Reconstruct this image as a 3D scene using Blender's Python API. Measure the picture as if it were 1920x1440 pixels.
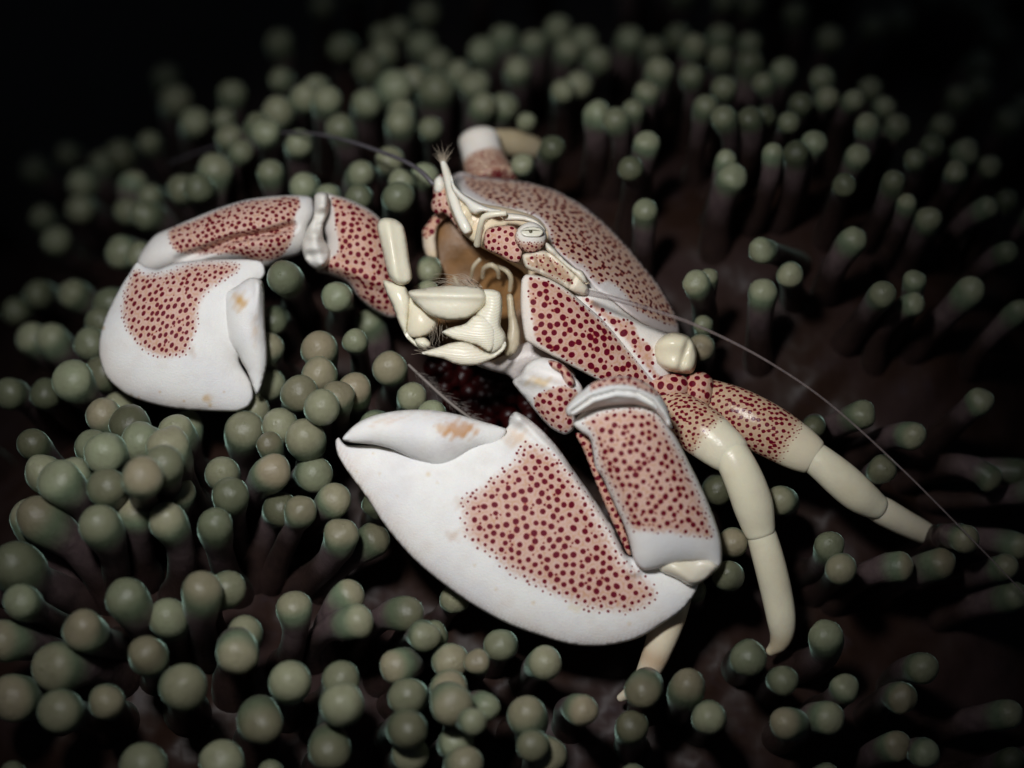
import bpy, math, random
import numpy as np
from mathutils import Vector, Matrix
from mathutils.geometry import delaunay_2d_cdt

# ------------------------------------------------------------------ scene, camera
for o in list(bpy.data.objects):
    bpy.data.objects.remove(o, do_unlink=True)
scene = bpy.context.scene
scene.unit_settings.system = 'METRIC'
scene.unit_settings.scale_length = 0.003          # one unit is about 3 mm: a crab some 3 cm across
COL = scene.collection
rng = np.random.default_rng(11)
random.seed(11)

D = 60.0                                          # camera to the crab's plane
PITCH = math.radians(36)
FWD = np.array([0.0, math.cos(PITCH), -math.sin(PITCH)])
RIGHT = np.array([1.0, 0.0, 0.0])
UP = np.array([0.0, math.sin(PITCH), math.cos(PITCH)])
CENTRE = np.array([0.0, 0.0, 8.0])
CAMPOS = CENTRE - FWD * D

cam_data = bpy.data.cameras.new('camera')
cam = bpy.data.objects.new('camera', cam_data)
COL.objects.link(cam)
cam.matrix_world = Matrix(((RIGHT[0], UP[0], -FWD[0], CAMPOS[0]),
                           (RIGHT[1], UP[1], -FWD[1], CAMPOS[1]),
                           (RIGHT[2], UP[2], -FWD[2], CAMPOS[2]), (0, 0, 0, 1)))
cam_data.sensor_width = 36.0
cam_data.lens = 18.0 / (9.6 / D)
cam_data.clip_start = 0.5
cam_data.clip_end = 3000.0
cam_data.dof.use_dof = True
cam_data.dof.focus_distance = D - 1.25
cam_data.dof.aperture_fstop = cam_data.lens * 1e-3 / 2.0
scene.camera = cam

# ------------------------------------------------------------------ light: deep dim water, one strobe
SUN_EL, SUN_ROT = math.radians(62), math.radians(200)
world = bpy.data.worlds.new('World')
scene.world = world
world.use_nodes = True
wn = world.node_tree
bg = wn.nodes['Background']
sky = wn.nodes.new('ShaderNodeTexSky')
sky.sky_type = 'NISHITA'
sky.sun_disc = False
sky.sun_elevation = SUN_EL
sky.sun_rotation = SUN_ROT
wn.links.new(sky.outputs[0], bg.inputs[0])
bg.inputs[1].default_value = 0.005

# the photographer's strobe beside the lens: the picture's own light source
strobe_data = bpy.data.lights.new('strobe', 'SPOT')
strobe = bpy.data.objects.new('strobe', strobe_data)
COL.objects.link(strobe)
STROBE = CENTRE - FWD * 47 + RIGHT * -9 + UP * 16
AIM = CENTRE + RIGHT * -1.6 + UP * -0.6
strobe.location = STROBE
strobe.rotation_euler = Vector(AIM - STROBE).to_track_quat('-Z', 'Y').to_euler()
strobe_data.energy = 95000
strobe_data.color = (0.985, 0.99, 1.0)
strobe_data.spot_size = math.radians(26.5)
strobe_data.spot_blend = 1.0
strobe_data.shadow_soft_size = 3.0

scene.view_settings.view_transform = 'Standard'
scene.view_settings.look = 'None'
scene.view_settings.exposure = 0.0
scene.view_settings.gamma = 1.0
scene.render.engine = 'CYCLES'
scene.cycles.use_denoising = True
scene.cycles.max_bounces = 6
scene.cycles.diffuse_bounces = 3
scene.cycles.transparent_max_bounces = 8

# ------------------------------------------------------------------ geometry helpers
def P(px, py, d):
    """points of the place seen at photo position px, py, d units in front of the crab's plane"""
    px, py, d = np.broadcast_arrays(np.asarray(px, float), np.asarray(py, float), np.asarray(d, float))
    z = D - d
    k = z / D / 100.0
    return (CAMPOS + ((px - 960) * k)[..., None] * RIGHT + ((720 - py) * k)[..., None] * UP + z[..., None] * FWD)

def closed_curve(pts, step, smooth=True):
    pts = np.asarray(pts, float)
    n = len(pts)
    out = []
    for i in range(n):
        p0, p1, p2, p3 = pts[i - 1], pts[i], pts[(i + 1) % n], pts[(i + 2) % n]
        L = np.hypot(*(p2 - p1))
        k = max(1, int(round(L / step)))
        for j in range(k):
            t = j / k
            if smooth:
                # tension keeps long/short neighbours from overshooting
                l0, l2 = np.hypot(*(p1 - p0)) + 1e-6, np.hypot(*(p3 - p2)) + 1e-6
                m1 = 0.5 * ((p2 - p1) + (p1 - p0) * min(1.0, L / l0))
                m2 = 0.5 * ((p2 - p1) + (p3 - p2) * min(1.0, L / l2))
                h = t * t * (3 - 2 * t)
                q = (1 - h) * p1 + h * p2 + (t ** 3 - 2 * t * t + t) * m1 + (t ** 3 - t * t) * m2
            else:
                q = p1 + (p2 - p1) * t
            out.append(q)
    return np.array(out)

def seg_dist(pts, poly, closed=True):
    """distance of pts to a polyline, chunked"""
    a = poly
    b = np.roll(poly, -1, 0)
    if not closed:
        a, b = poly[:-1], poly[1:]
    ab = b - a
    L2 = (ab ** 2).sum(1) + 1e-9
    out = np.empty(len(pts))
    for i in range(0, len(pts), 4000):
        p = pts[i:i + 4000, None, :] - a[None]
        t = np.clip((p * ab).sum(2) / L2, 0, 1)
        out[i:i + 4000] = np.sqrt((((p - t[..., None] * ab) ** 2).sum(2)).min(1))
    return out

def inside(pts, poly):
    x, y = pts[:, 0], pts[:, 1]
    r = np.zeros(len(pts), bool)
    x1, y1 = poly[:, 0], poly[:, 1]
    x2, y2 = np.roll(x1, -1), np.roll(y1, -1)
    for a, b, c, e in zip(x1, y1, x2, y2):
        hit = ((b > y) != (e > y)) & (x < (c - a) * (y - b) / (e - b + 1e-12) + a)
        r ^= hit
    return r

def sdf(pts, poly):
    """positive inside"""
    d = seg_dist(pts, poly)
    return np.where(inside(pts, poly), d, -d)

def poisson(poly, g):
    lo = poly.min(0) - 3 * g
    n = np.ceil((poly.max(0) + 3 * g - lo) / g).astype(int) + 1
    gx, gy = np.meshgrid(lo[0] + g * np.arange(n[0]), lo[1] + g * np.arange(n[1]))
    m = inside(np.c_[gx.ravel(), gy.ravel()], poly).reshape(gx.shape)
    u = np.zeros(gx.shape)
    iy, ix = np.indices(gx.shape)
    red, blk = m & ((ix + iy) % 2 == 0), m & ((ix + iy) % 2 == 1)
    w = 2 / (1 + math.pi / max(n))
    for _ in range(int(2.5 * max(n)) + 20):
        for c in (red, blk):
            s = np.zeros_like(u)
            s[1:-1, 1:-1] = (u[:-2, 1:-1] + u[2:, 1:-1] + u[1:-1, :-2] + u[1:-1, 2:] + 1) / 4
            u[c] += w * (s[c] - u[c])
    u /= u.max()
    def sample(p):
        f = (p - lo) / g
        i = np.clip(np.floor(f).astype(int), 0, n - 2)
        t = f - i
        x, y = i[:, 0], i[:, 1]
        return ((u[y, x] * (1 - t[:, 0]) + u[y, x + 1] * t[:, 0]) * (1 - t[:, 1])
                + (u[y + 1, x] * (1 - t[:, 0]) + u[y + 1, x + 1] * t[:, 0]) * t[:, 1])
    return sample

def make_mesh(name, verts, faces, mat, attrs=None, parent=None, origin=None):
    me = bpy.data.meshes.new(name)
    org = np.zeros(3) if origin is None else np.asarray(origin, float)
    me.from_pydata([tuple(v) for v in (np.asarray(verts) - org)], [], [tuple(int(i) for i in f) for f in faces])
    me.polygons.foreach_set('use_smooth', [True] * len(me.polygons))
    for k, v in (attrs or {}).items():
        v = np.asarray(v, np.float32)
        if v.ndim == 1:
            a = me.attributes.new(k, 'FLOAT', 'POINT')
            a.data.foreach_set('value', v)
        else:
            a = me.attributes.new(k, 'FLOAT_COLOR', 'POINT')
            a.data.foreach_set('color', np.c_[v, np.ones(len(v))].astype(np.float32).ravel())
    me.materials.append(mat)
    me.update()
    o = bpy.data.objects.new(name, me)
    COL.objects.link(o)
    if parent is not None:
        o.parent = parent
    return o

def scatter_spots(v, ok, spacing, frac, seed, edge=None, jitter=0.14, axis=None, stretch=1.0, tiny=0.12):
    """pigment spots on a surface: returns (inside amount, gap to the second nearest spot)"""
    r_ = np.random.default_rng(seed)
    n = len(v)
    blocked = ~ok.copy()
    cs, rs = [], []
    A = None if axis is None else np.asarray(axis, float) / np.linalg.norm(axis)
    def dist(p, c):
        q = p - c
        d2 = (q ** 2).sum(1)
        if A is not None:
            d2 = d2 - (1 - 1 / stretch ** 2) * (q @ A) ** 2
        return np.sqrt(np.maximum(d2, 0))
    for i in r_.permutation(n):
        if blocked[i]:
            continue
        e = 1.0 if edge is None else edge[i]
        sp = spacing * (1 - jitter / 2 + jitter * r_.random()) * (0.8 + 0.2 * e)
        cs.append(v[i])
        rs.append(sp * frac * (0.86 + 0.26 * r_.random()) * (0.38 + 0.62 * e))
        blocked |= dist(v, v[i]) < sp
    base = len(cs)
    if base == 0:
        return np.full(n, -1.0), np.ones(n)
    d1 = np.full(n, 1e9); d2 = np.full(n, 1e9); s = np.full(n, -9.0)
    def put(c, rad, net):
        nonlocal d1, d2, s
        q = v - c
        dd = (q ** 2).sum(1)
        if A is not None:
            dd = dd - (1 - 1 / stretch ** 2) * (q @ A) ** 2
        t = r_.normal(size=3); t /= np.linalg.norm(t)
        st = 1.0 + 0.3 * r_.random() ** 2
        de = np.sqrt(np.maximum(dd, 0)) if A is not None else np.sqrt(np.maximum(dd - (1 - 1 / st ** 2) * (q @ t) ** 2, 0))
        s = np.maximum(s, (rad - de) / spacing)
        if net:
            dd = np.sqrt(np.maximum(dd, 0))
            near = dd < d1
            d2 = np.where(near, d1, np.minimum(d2, dd))
            d1 = np.where(near, dd, d1)
    for c, rad in zip(cs, rs):
        put(c, rad, True)
    gap = np.clip((d2 - d1) / spacing, 0, 1)
    cand = np.where(ok & (d1 > 0.5 * spacing) & (d1 < 0.9 * spacing))[0]
    r_.shuffle(cand)
    for i in cand[:int(base * tiny * 4)]:
        if s[i] < -0.24:
            put(v[i], spacing * frac * (0.3 + 0.25 * r_.random()), False)
    return np.clip(s, -1, 1), gap

CRAB_BASE = P(1060, 760, -1.5)

def plane(d0, cx, cy, gx=0.0, gy=0.0):
    return lambda x, y: d0 + gx * (x - cx) / 100 + gy * (y - cy) / 100

def shell(name, outline, depth, mat, parent, thick=0.3, back=None, res=5.0, mode='poisson', p=0.5, rim=14.0,
          shape=None, spots=None, pig=(0.82, 0.81, 0.78), pigfn=None, smooth=True, hmod=None):
    """a solid with the given outline, its own depth, and a domed front and back"""
    poly = closed_curve(outline, res, smooth)
    lo, hi = poly.min(0), poly.max(0)
    pts = []
    y, k = lo[1], 0
    while y < hi[1]:
        xs = np.arange(lo[0] + (res / 2 if k % 2 else 0), hi[0], res)
        pts.append(np.c_[xs, np.full(len(xs), y)])
        y += res * 0.866
        k += 1
    pts = np.concatenate(pts)
    pts = pts[inside(pts, poly)]
    pts = pts[seg_dist(pts, poly) > res * 0.6]
    allp = np.concatenate([poly, pts])
    nb = len(poly)
    vv, _, ff, ov, _, _ = delaunay_2d_cdt([Vector(q) for q in allp], [(i, (i + 1) % nb) for i in range(nb)], [], 1, 1e-4)
    vv = np.array([(q[0], q[1]) for q in vv])
    dist = seg_dist(vv, poly)
    onb = dist < 1e-3
    if mode == 'poisson':
        h = np.clip(poisson(poly, max(3.0, (hi - lo).max() / 130))(vv), 0, 1) ** p
    else:
        t = np.clip(dist / rim, 0, 1)
        h = np.sqrt(np.maximum(1 - (1 - t) ** 2, 0))
    h[onb] = 0
    d0 = depth(vv[:, 0], vv[:, 1]) * np.ones(len(vv))
    if shape is not None:
        d0 = d0 + shape(vv[:, 0], vv[:, 1])
    hf = h * thick
    if hmod is not None:
        hf = hf + hmod(vv[:, 0], vv[:, 1]) * np.clip(dist / 8, 0, 1)
    front = P(vv[:, 0], vv[:, 1], d0 + hf)
    tb = thick if back is None else back
    inner = np.where(~onb)[0]
    bidx = np.arange(len(vv))
    bidx[inner] = len(vv) + np.arange(len(inner))
    backv = P(vv[inner, 0], vv[inner, 1], d0[inner] - h[inner] * tb)
    verts = np.concatenate([front, backv])
    faces = []
    for f in ff:
        a = vv[f[0]]; b = vv[f[1]]; c = vv[f[2]]
        s = (b[0] - a[0]) * (c[1] - a[1]) - (b[1] - a[1]) * (c[0] - a[0])
        f = list(f)
        if s > 0:
            f = f[::-1]
        faces.append(f)
        g = [bidx[i] for i in f[::-1]]
        if not all(onb[i] for i in f):
            faces.append(g)
    n = len(vv)
    if spots is not None:
        zs = np.clip(sdf(vv, closed_curve(spots['zone'], 6)) / spots.get('soft', 14.0), -1, 1) if 'zone' in spots else np.ones(n)
        ok = zs > 0.05
        if 'hole' in spots:
            for hz in spots['hole']:
                hs = sdf(vv, closed_curve(hz, 6)) / 10
                zs = np.minimum(zs, np.clip(-hs, -1, 1))
                ok &= hs < 0
        spot, gap = scatter_spots(front, ok, spots['sp'], spots.get('frac', 0.33), spots.get('seed', 1), np.clip(zs, 0, 1),
                                  axis=spots.get('axis'), stretch=spots.get('stretch', 1.0))
        zone = np.clip(zs * 0.5 + 0.5, 0, 1)
    else:
        spot, gap, zone = np.full(n, -1.0), np.ones(n), np.zeros(n)
    colr = np.tile(np.asarray(pig, float), (n, 1))
    if pigfn is not None:
        colr = pigfn(vv[:, 0], vv[:, 1], colr)
    attrs = dict(spot=np.r_[spot, spot[inner]], gap=np.r_[gap, gap[inner]], zone=np.r_[zone, zone[inner]],
                 pig=np.r_[colr, colr[inner]])
    return make_mesh(name, verts, faces, mat, attrs, parent, CRAB_BASE)

def spline(st, step):
    st = np.asarray(st, float)
    n = len(st)
    out, tt = [], []
    for i in range(n - 1):
        p0, p1, p2, p3 = st[max(i - 1, 0)], st[i], st[i + 1], st[min(i + 2, n - 1)]
        k = max(2, int(np.hypot(*(p2 - p1)[:2]) / step))
        for j in range(k):
            t = j / k
            out.append(0.5 * (2 * p1 + (p2 - p0) * t + (2 * p0 - 5 * p1 + 4 * p2 - p3) * t * t + (3 * p1 - p0 - 3 * p2 + p3) * t ** 3))
            tt.append(i + t)
    out.append(st[-1]); tt.append(n - 1)
    return np.array(out), np.array(tt)

def tube(name, stations, mat, parent, deep=1.0, step=5.0, seg=28, cap=(0.5, 0.5), spots=None, pig=(0.80, 0.74, 0.52),
         pigfn=None, origin=None, wob=0.0):
    """stations: px, py, depth, half width in px; deep scales the half width away from the picture"""
    s, tt = spline(stations, step)
    # round the ends
    def ends(a, t, first, amount):
        if amount <= 0:
            return a, t
        i, j = (0, 1) if first else (-1, -2)
        dirv = (a[i] - a[j])[:3]
        L = np.hypot(dirv[0], dirv[1]) + 1e-6
        rows = []
        for q in (0.35, 0.65, 0.88, 0.98):
            e = a[i].copy()
            e[:3] = a[i][:3] + dirv / L * a[i][3] * amount * q
            e[3] = a[i][3] * math.sqrt(max(1 - q * q, 0.02))
            rows.append(e)
        rows = np.array(rows)
        if first:
            return np.concatenate([rows[::-1], a]), np.r_[np.full(4, t[0]), t]
        return np.concatenate([a, rows]), np.r_[t, np.full(4, t[-1])]
    s, tt = ends(s, tt, True, cap[0])
    s, tt = ends(s, tt, False, cap[1])
    c = P(s[:, 0], s[:, 1], s[:, 2])
    if name in ('walking_leg', 'shin', 'foot'):
        s[:, 3] *= 0.92
    r = s[:, 3] / 100 * (D - s[:, 2]) / D
    tan = np.gradient(c, axis=0)
    tan /= np.linalg.norm(tan, axis=1)[:, None] + 1e-9
    side = np.cross(tan, FWD)
    bad = np.linalg.norm(side, axis=1) < 1e-4
    side[bad] = RIGHT
    side /= np.linalg.norm(side, axis=1)[:, None]
    nor = np.cross(side, tan)
    ang = np.linspace(0, 2 * math.pi, seg, endpoint=False)
    rw = r[:, None] * (1 + wob * np.sin(3 * ang[None] + 9 * tt[:, None]))
    v = (c[:, None] + rw[..., None] * (np.cos(ang)[None, :, None] * side[:, None] + deep * np.sin(ang)[None, :, None] * nor[:, None]))
    m = len(c)
    v = v.reshape(-1, 3)
    faces = []
    for i in range(m - 1):
        for j in range(seg):
            k = (j + 1) % seg
            faces.append((i * seg + j, i * seg + k, (i + 1) * seg + k, (i + 1) * seg + j))
    v = np.concatenate([v, c[:1], c[-1:]])
    for j in range(seg):
        k = (j + 1) % seg
        faces.append((m * seg, k, j))
        faces.append((m * seg + 1, (m - 1) * seg + j, (m - 1) * seg + k))
    n = len(v)
    T = np.r_[np.repeat(tt, seg), tt[0], tt[-1]]
    if spots is not None:
        a, b = spots['range']
        zs = np.clip(np.minimum(T - a, b - T) / spots.get('soft', 0.25), -1, 1)
        spot, gap = scatter_spots(v, zs > 0.02, spots['sp'], spots.get('frac', 0.33), spots.get('seed', 2), np.clip(zs, 0, 1))
        zone = np.clip(zs * 0.5 + 0.5, 0, 1)
    else:
        spot, gap, zone = np.full(n, -1.0), np.ones(n), np.zeros(n)
    colr = np.tile(np.asarray(pig, float), (n, 1))
    if pigfn is not None:
        colr = pigfn(T, colr)
    return make_mesh(name, v, faces, mat, dict(spot=spot, gap=gap, zone=zone, pig=colr), parent,
                     CRAB_BASE if origin is None else origin)

# ------------------------------------------------------------------ materials
def new_mat(name):
    m = bpy.data.materials.new(name)
    m.use_nodes = True
    nt = m.node_tree
    return m, nt, nt.nodes['Principled BSDF']

def N(nt, kind, **kw):
    n = nt.nodes.new(kind)
    for k, v in kw.items():
        setattr(n, k, v)
    return n

def attr(nt, name):
    a = N(nt, 'ShaderNodeAttribute')
    a.attribute_name = name
    return a

def ramp(nt, src, lo, hi, a=0.0, b=1.0):
    m = N(nt, 'ShaderNodeMapRange', interpolation_type='SMOOTHSTEP')
    nt.links.new(src, m.inputs[0])
    for i, v in enumerate((lo, hi, a, b)):
        m.inputs[i + 1].default_value = v
    return m.outputs[0]

def mixc(nt, fac, a, b, mode='MIX'):
    m = N(nt, 'ShaderNodeMix', data_type='RGBA', blend_type=mode)
    for s, v in ((0, fac), (6, a), (7, b)):
        if hasattr(v, 'is_linked'):
            nt.links.new(v, m.inputs[s])
        else:
            m.inputs[s].default_value = v if s == 0 else (*v, 1)
    return m.outputs[2]

def math_(nt, op, a, b=None):
    m = N(nt, 'ShaderNodeMath', operation=op)
    for i, v in enumerate((a, b)):
        if v is None:
            continue
        if hasattr(v, 'is_linked'):
            nt.links.new(v, m.inputs[i])
        else:
            m.inputs[i].default_value = v
    return m.outputs[0]

def noise(nt, scale, detail=3.0, rough=0.55, vec=None):
    n = N(nt, 'ShaderNodeTexNoise')
    n.inputs['Scale'].default_value = scale
    n.inputs['Detail'].default_value = detail
    n.inputs['Roughness'].default_value = rough
    if vec is None:
        tc = N(nt, 'ShaderNodeTexCoord')
        vec = tc.outputs['Object']
    nt.links.new(vec, n.inputs['Vector'])
    return n.outputs[0]

def shell_material(name, tan, spot_col, rough=0.42, sss=0.12, zonecol=(0.60, 0.34, 0.26), bump=0.35, bump_scale=34.0, rad=(0.25, 0.16, 0.10), lilac=(0.66, 0.655, 0.70), spec=0.12):
    m, nt, b = new_mat(name)
    pig = attr(nt, 'pig').outputs['Color']
    zone = attr(nt, 'zone').outputs['Fac']
    gap = attr(nt, 'gap').outputs['Fac']
    spot = attr(nt, 'spot').outputs['Fac']
    mott = noise(nt, 3.0, 4)
    base = mixc(nt, ramp(nt, mott, 0.40, 0.75, 0.0, 0.22), pig, (0.62, 0.52, 0.44))
    base = mixc(nt, ramp(nt, noise(nt, 22.0, 4, 0.7), 0.50, 0.85, 0.0, 0.22), base, (0.55, 0.47, 0.42))
    base = mixc(nt, ramp(nt, noise(nt, 1.1, 3), 0.42, 0.72, 0.0, 0.35), base, lilac)
    fine = noise(nt, 14.0, 3)
    net = math_(nt, 'MULTIPLY', ramp(nt, gap, 0.50, 0.0), ramp(nt, zone, 0.45, 0.75))
    net = math_(nt, 'MULTIPLY', net, ramp(nt, fine, 0.35, 0.65, 0.12, 0.75))
    inzone = math_(nt, 'MULTIPLY', ramp(nt, zone, 0.45, 0.95), 0.78)
    base = mixc(nt, inzone, base, zonecol)
    base = mixc(nt, net, base, tan)
    wobble = math_(nt, 'MULTIPLY', math_(nt, 'SUBTRACT', noise(nt, 9.0, 2), 0.5), 0.10)
    sp = math_(nt, 'ADD', spot, wobble)
    base = mixc(nt, ramp(nt, sp, -0.07, 0.02), base, (0.40, 0.06, 0.04))
    base = mixc(nt, ramp(nt, sp, -0.01, 0.05), base, spot_col)
    nt.links.new(base, b.inputs['Base Color'])
    b.inputs['Roughness'].default_value = rough
    b.inputs['Subsurface Weight'].default_value = sss
    b.inputs['Subsurface Radius'].default_value = rad
    b.inputs['Subsurface Scale'].default_value = 0.6
    b.inputs['Specular IOR Level'].default_value = spec
    bp = N(nt, 'ShaderNodeBump')
    bp.inputs['Strength'].default_value = bump
    bp.inputs['Distance'].default_value = 0.04
    nt.links.new(noise(nt, bump_scale, 4, 0.6), bp.inputs['Height'])
    nt.links.new(bp.outputs[0], b.inputs['Normal'])
    return m

MAROON = (0.125, 0.002, 0.014)
SHELL = shell_material('spotted_shell', (0.52, 0.27, 0.13), MAROON)
SHELL_DARK = shell_material('carapace_shell', (0.55, 0.29, 0.13), (0.075, 0.002, 0.008), rough=0.32, zonecol=(0.54, 0.36, 0.27), spec=0.28)
CREAM = shell_material('cream_shell', (0.5, 0.3, 0.16), MAROON, rough=0.26, sss=0.25, zonecol=(0.50, 0.32, 0.21), bump=0.16, bump_scale=14.0, lilac=(0.70, 0.60, 0.40), spec=0.30)

def ridged_material():
    m, nt, b = new_mat('ridged_cream')
    tc = N(nt, 'ShaderNodeTexCoord')
    w = N(nt, 'ShaderNodeTexWave', wave_type='BANDS', bands_direction='Z')
    w.inputs['Scale'].default_value = 8.5
    w.inputs['Distortion'].default_value = 2.2
    w.inputs['Detail'].default_value = 1.0
    nt.links.new(tc.outputs['Object'], w.inputs['Vector'])
    pig = attr(nt, 'pig').outputs['Color']
    c = mixc(nt, ramp(nt, w.outputs['Fac'], 0.2, 0.9, 0.0, 0.22), pig, (0.62, 0.50, 0.33))
    nt.links.new(c, b.inputs['Base Color'])
    b.inputs['Roughness'].default_value = 0.4
    b.inputs['Subsurface Weight'].default_value = 0.2
    b.inputs['Subsurface Radius'].default_value = (0.3, 0.2, 0.1)
    b.inputs['Subsurface Scale'].default_value = 0.5
    bp = N(nt, 'ShaderNodeBump')
    bp.inputs['Strength'].default_value = 0.16
    bp.inputs['Distance'].default_value = 0.03
    nt.links.new(w.outputs['Fac'], bp.inputs['Height'])
    nt.links.new(bp.outputs[0], b.inputs['Normal'])
    return m
RIDGED = ridged_material()

def plain(name, col, rough=0.4, sss=0.0, rad=(0.3, 0.2, 0.1), trans=0.0, alpha=1.0, spec=0.5, nscale=6.0, namp=0.3, bump=0.0):
    m, nt, b = new_mat(name)
    c = mixc(nt, ramp(nt, noise(nt, nscale, 4), 0.3, 0.75, 0.0, namp), col, tuple(v * 0.45 for v in col))
    nt.links.new(c, b.inputs['Base Color'])
    b.inputs['Roughness'].default_value = rough
    b.inputs['Subsurface Weight'].default_value = sss
    b.inputs['Subsurface Radius'].default_value = rad
    b.inputs['Subsurface Scale'].default_value = 0.5
    b.inputs['Transmission Weight'].default_value = trans
    b.inputs['Alpha'].default_value = alpha
    b.inputs['Specular IOR Level'].default_value = spec
    if bump:
        bp = N(nt, 'ShaderNodeBump')
        bp.inputs['Strength'].default_value = bump
        bp.inputs['Distance'].default_value = 0.1
        nt.links.new(noise(nt, nscale, 4), bp.inputs['Height'])
        nt.links.new(bp.outputs[0], b.inputs['Normal'])
    return m

MOUTH = plain('mouth_lining', (0.24, 0.12, 0.04), 0.5, 0.2, nscale=2.2, namp=0.7, bump=0.4)
MEMBRANE = plain('clear_membrane', (0.72, 0.62, 0.44), 0.35, 0.2, alpha=0.62)
STERNUM = plain('pale_membrane', (0.62, 0.56, 0.52), 0.45, 0.2, nscale=4.0, namp=0.35, bump=0.3)
HAIR = plain('fine_hair', (0.48, 0.40, 0.30), 0.5, 0.0)
FEATHER = plain('grey_feather', (0.20, 0.17, 0.15), 0.6, 0.0)
EGG = plain('dark_red_egg', (0.020, 0.0012, 0.0012), 0.38, 0.0, spec=0.3, nscale=2.0)  # near-black red: the shade under the body is put into the colour
PUPIL = plain('pupil', (0.10, 0.085, 0.045), 0.25)
ANTENNA = plain('clear_antenna', (0.30, 0.24, 0.23), 0.35, 0.1, alpha=0.42, nscale=9.0, namp=0.6)
DARK_ANT = plain('grey_antenna', (0.10, 0.09, 0.10), 0.4, 0.1, nscale=9.0, namp=0.6)

def tentacle_material():
    m, nt, b = new_mat('tentacle_skin')
    t = attr(nt, 'down').outputs['Fac']                 # distance from the tip in tip radii
    shade = attr(nt, 'tint').outputs['Fac']
    mott = noise(nt, 4.0, 6, 0.68)
    tip = mixc(nt, ramp(nt, mott, 0.3, 0.75, 0.0, 0.6), (0.150, 0.192, 0.120), (0.090, 0.118, 0.074))
    cap = mixc(nt, shade, (0.255, 0.280, 0.180), (0.275, 0.230, 0.152))
    cap = mixc(nt, ramp(nt, mott, 0.35, 0.75, 0.0, 0.35), cap, (0.150, 0.130, 0.080))
    tip = mixc(nt, ramp(nt, t, 0.15, -0.75), tip, cap)
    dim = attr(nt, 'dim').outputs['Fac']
    tip = mixc(nt, dim, tip, (0.045, 0.052, 0.028))  # random darker tips, colour standing in for shade deep among the tentacles
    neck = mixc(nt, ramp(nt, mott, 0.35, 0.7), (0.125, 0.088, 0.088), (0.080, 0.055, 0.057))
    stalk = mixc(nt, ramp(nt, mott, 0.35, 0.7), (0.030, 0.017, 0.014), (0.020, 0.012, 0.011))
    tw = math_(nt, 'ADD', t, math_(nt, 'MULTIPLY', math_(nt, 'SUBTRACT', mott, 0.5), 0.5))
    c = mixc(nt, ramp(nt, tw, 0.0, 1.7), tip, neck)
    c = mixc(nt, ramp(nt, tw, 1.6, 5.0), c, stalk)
    nt.links.new(c, b.inputs['Base Color'])
    b.inputs['Roughness'].default_value = 0.36
    b.inputs['Specular IOR Level'].default_value = 0.30
    b.inputs['Subsurface Weight'].default_value = 0.55
    b.inputs['Subsurface Radius'].default_value = (0.26, 0.32, 0.20)
    b.inputs['Subsurface Scale'].default_value = 0.5
    nt.links.new(ramp(nt, t, 0.2, 2.2, 0.55, 0.07), b.inputs['Sheen Weight'])
    b.inputs['Sheen Roughness'].default_value = 0.16
    b.inputs['Sheen Tint'].default_value = (0.55, 0.85, 0.70, 1)
    bp = N(nt, 'ShaderNodeBump')
    bp.inputs['Strength'].default_value = 0.35
    bp.inputs['Distance'].default_value = 0.05
    nt.links.new(noise(nt, 11.0, 5, 0.65), bp.inputs['Height'])
    nt.links.new(bp.outputs[0], b.inputs['Normal'])
    return m
TENT = tentacle_material()

def disc_material():
    m, nt, b = new_mat('disc_skin')
    n1 = noise(nt, 0.5, 5, 0.6)
    n2 = noise(nt, 2.2, 4, 0.6)
    c = mixc(nt, ramp(nt, n1, 0.35, 0.7), (0.018, 0.009, 0.006), (0.028, 0.017, 0.016))
    c = mixc(nt, ramp(nt, n2, 0.55, 0.8, 0, 0.6), c, (0.028, 0.020, 0.024))
    nt.links.new(c, b.inputs['Base Color'])
    b.inputs['Roughness'].default_value = 0.42
    b.inputs['Specular IOR Level'].default_value = 0.08
    bp = N(nt, 'ShaderNodeBump')
    bp.inputs['Strength'].default_value = 0.5
    bp.inputs['Distance'].default_value = 0.3
    nt.links.new(noise(nt, 0.9, 2, 0.45), bp.inputs['Height'])
    nt.links.new(bp.outputs[0], b.inputs['Normal'])
    return m
DISC = disc_material()
SEABED = plain('dark_silt', (0.035, 0.034, 0.030), 0.9, nscale=0.15, namp=0.6, bump=0.6)

# ------------------------------------------------------------------ the setting: sea floor
def seabed():
    n = 90
    g = np.linspace(-1, 1, n)
    g = np.sign(g) * np.abs(g) ** 2.2 * 900
    X, Y = np.meshgrid(g, g + 60)
    Z = -16 + 1.1 * np.sin(X * 0.09 + 1) * np.cos(Y * 0.11) + 0.7 * np.sin(X * 0.23 + Y * 0.17)
    v = np.c_[X.ravel(), Y.ravel(), Z.ravel()]
    f = [(j * n + i, j * n + i + 1, (j + 1) * n + i + 1, (j + 1) * n + i) for j in range(n - 1) for i in range(n - 1)]
    o = make_mesh('seabed', v, f, SEABED)
    o['kind'] = 'structure'
    o['label'] = 'dark silty sea floor behind the anemone'
seabed()

# ------------------------------------------------------------------ the anemone
anemone = bpy.data.objects.new('sea_anemone', None)
COL.objects.link(anemone)
ANEM_BASE = np.array([0.0, 6.0, -15.5])
anemone.location = ANEM_BASE
anemone['label'] = 'dark brown sea anemone with olive bubble-tipped tentacles under the spotted crab'
anemone['category'] = 'anemone'

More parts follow.
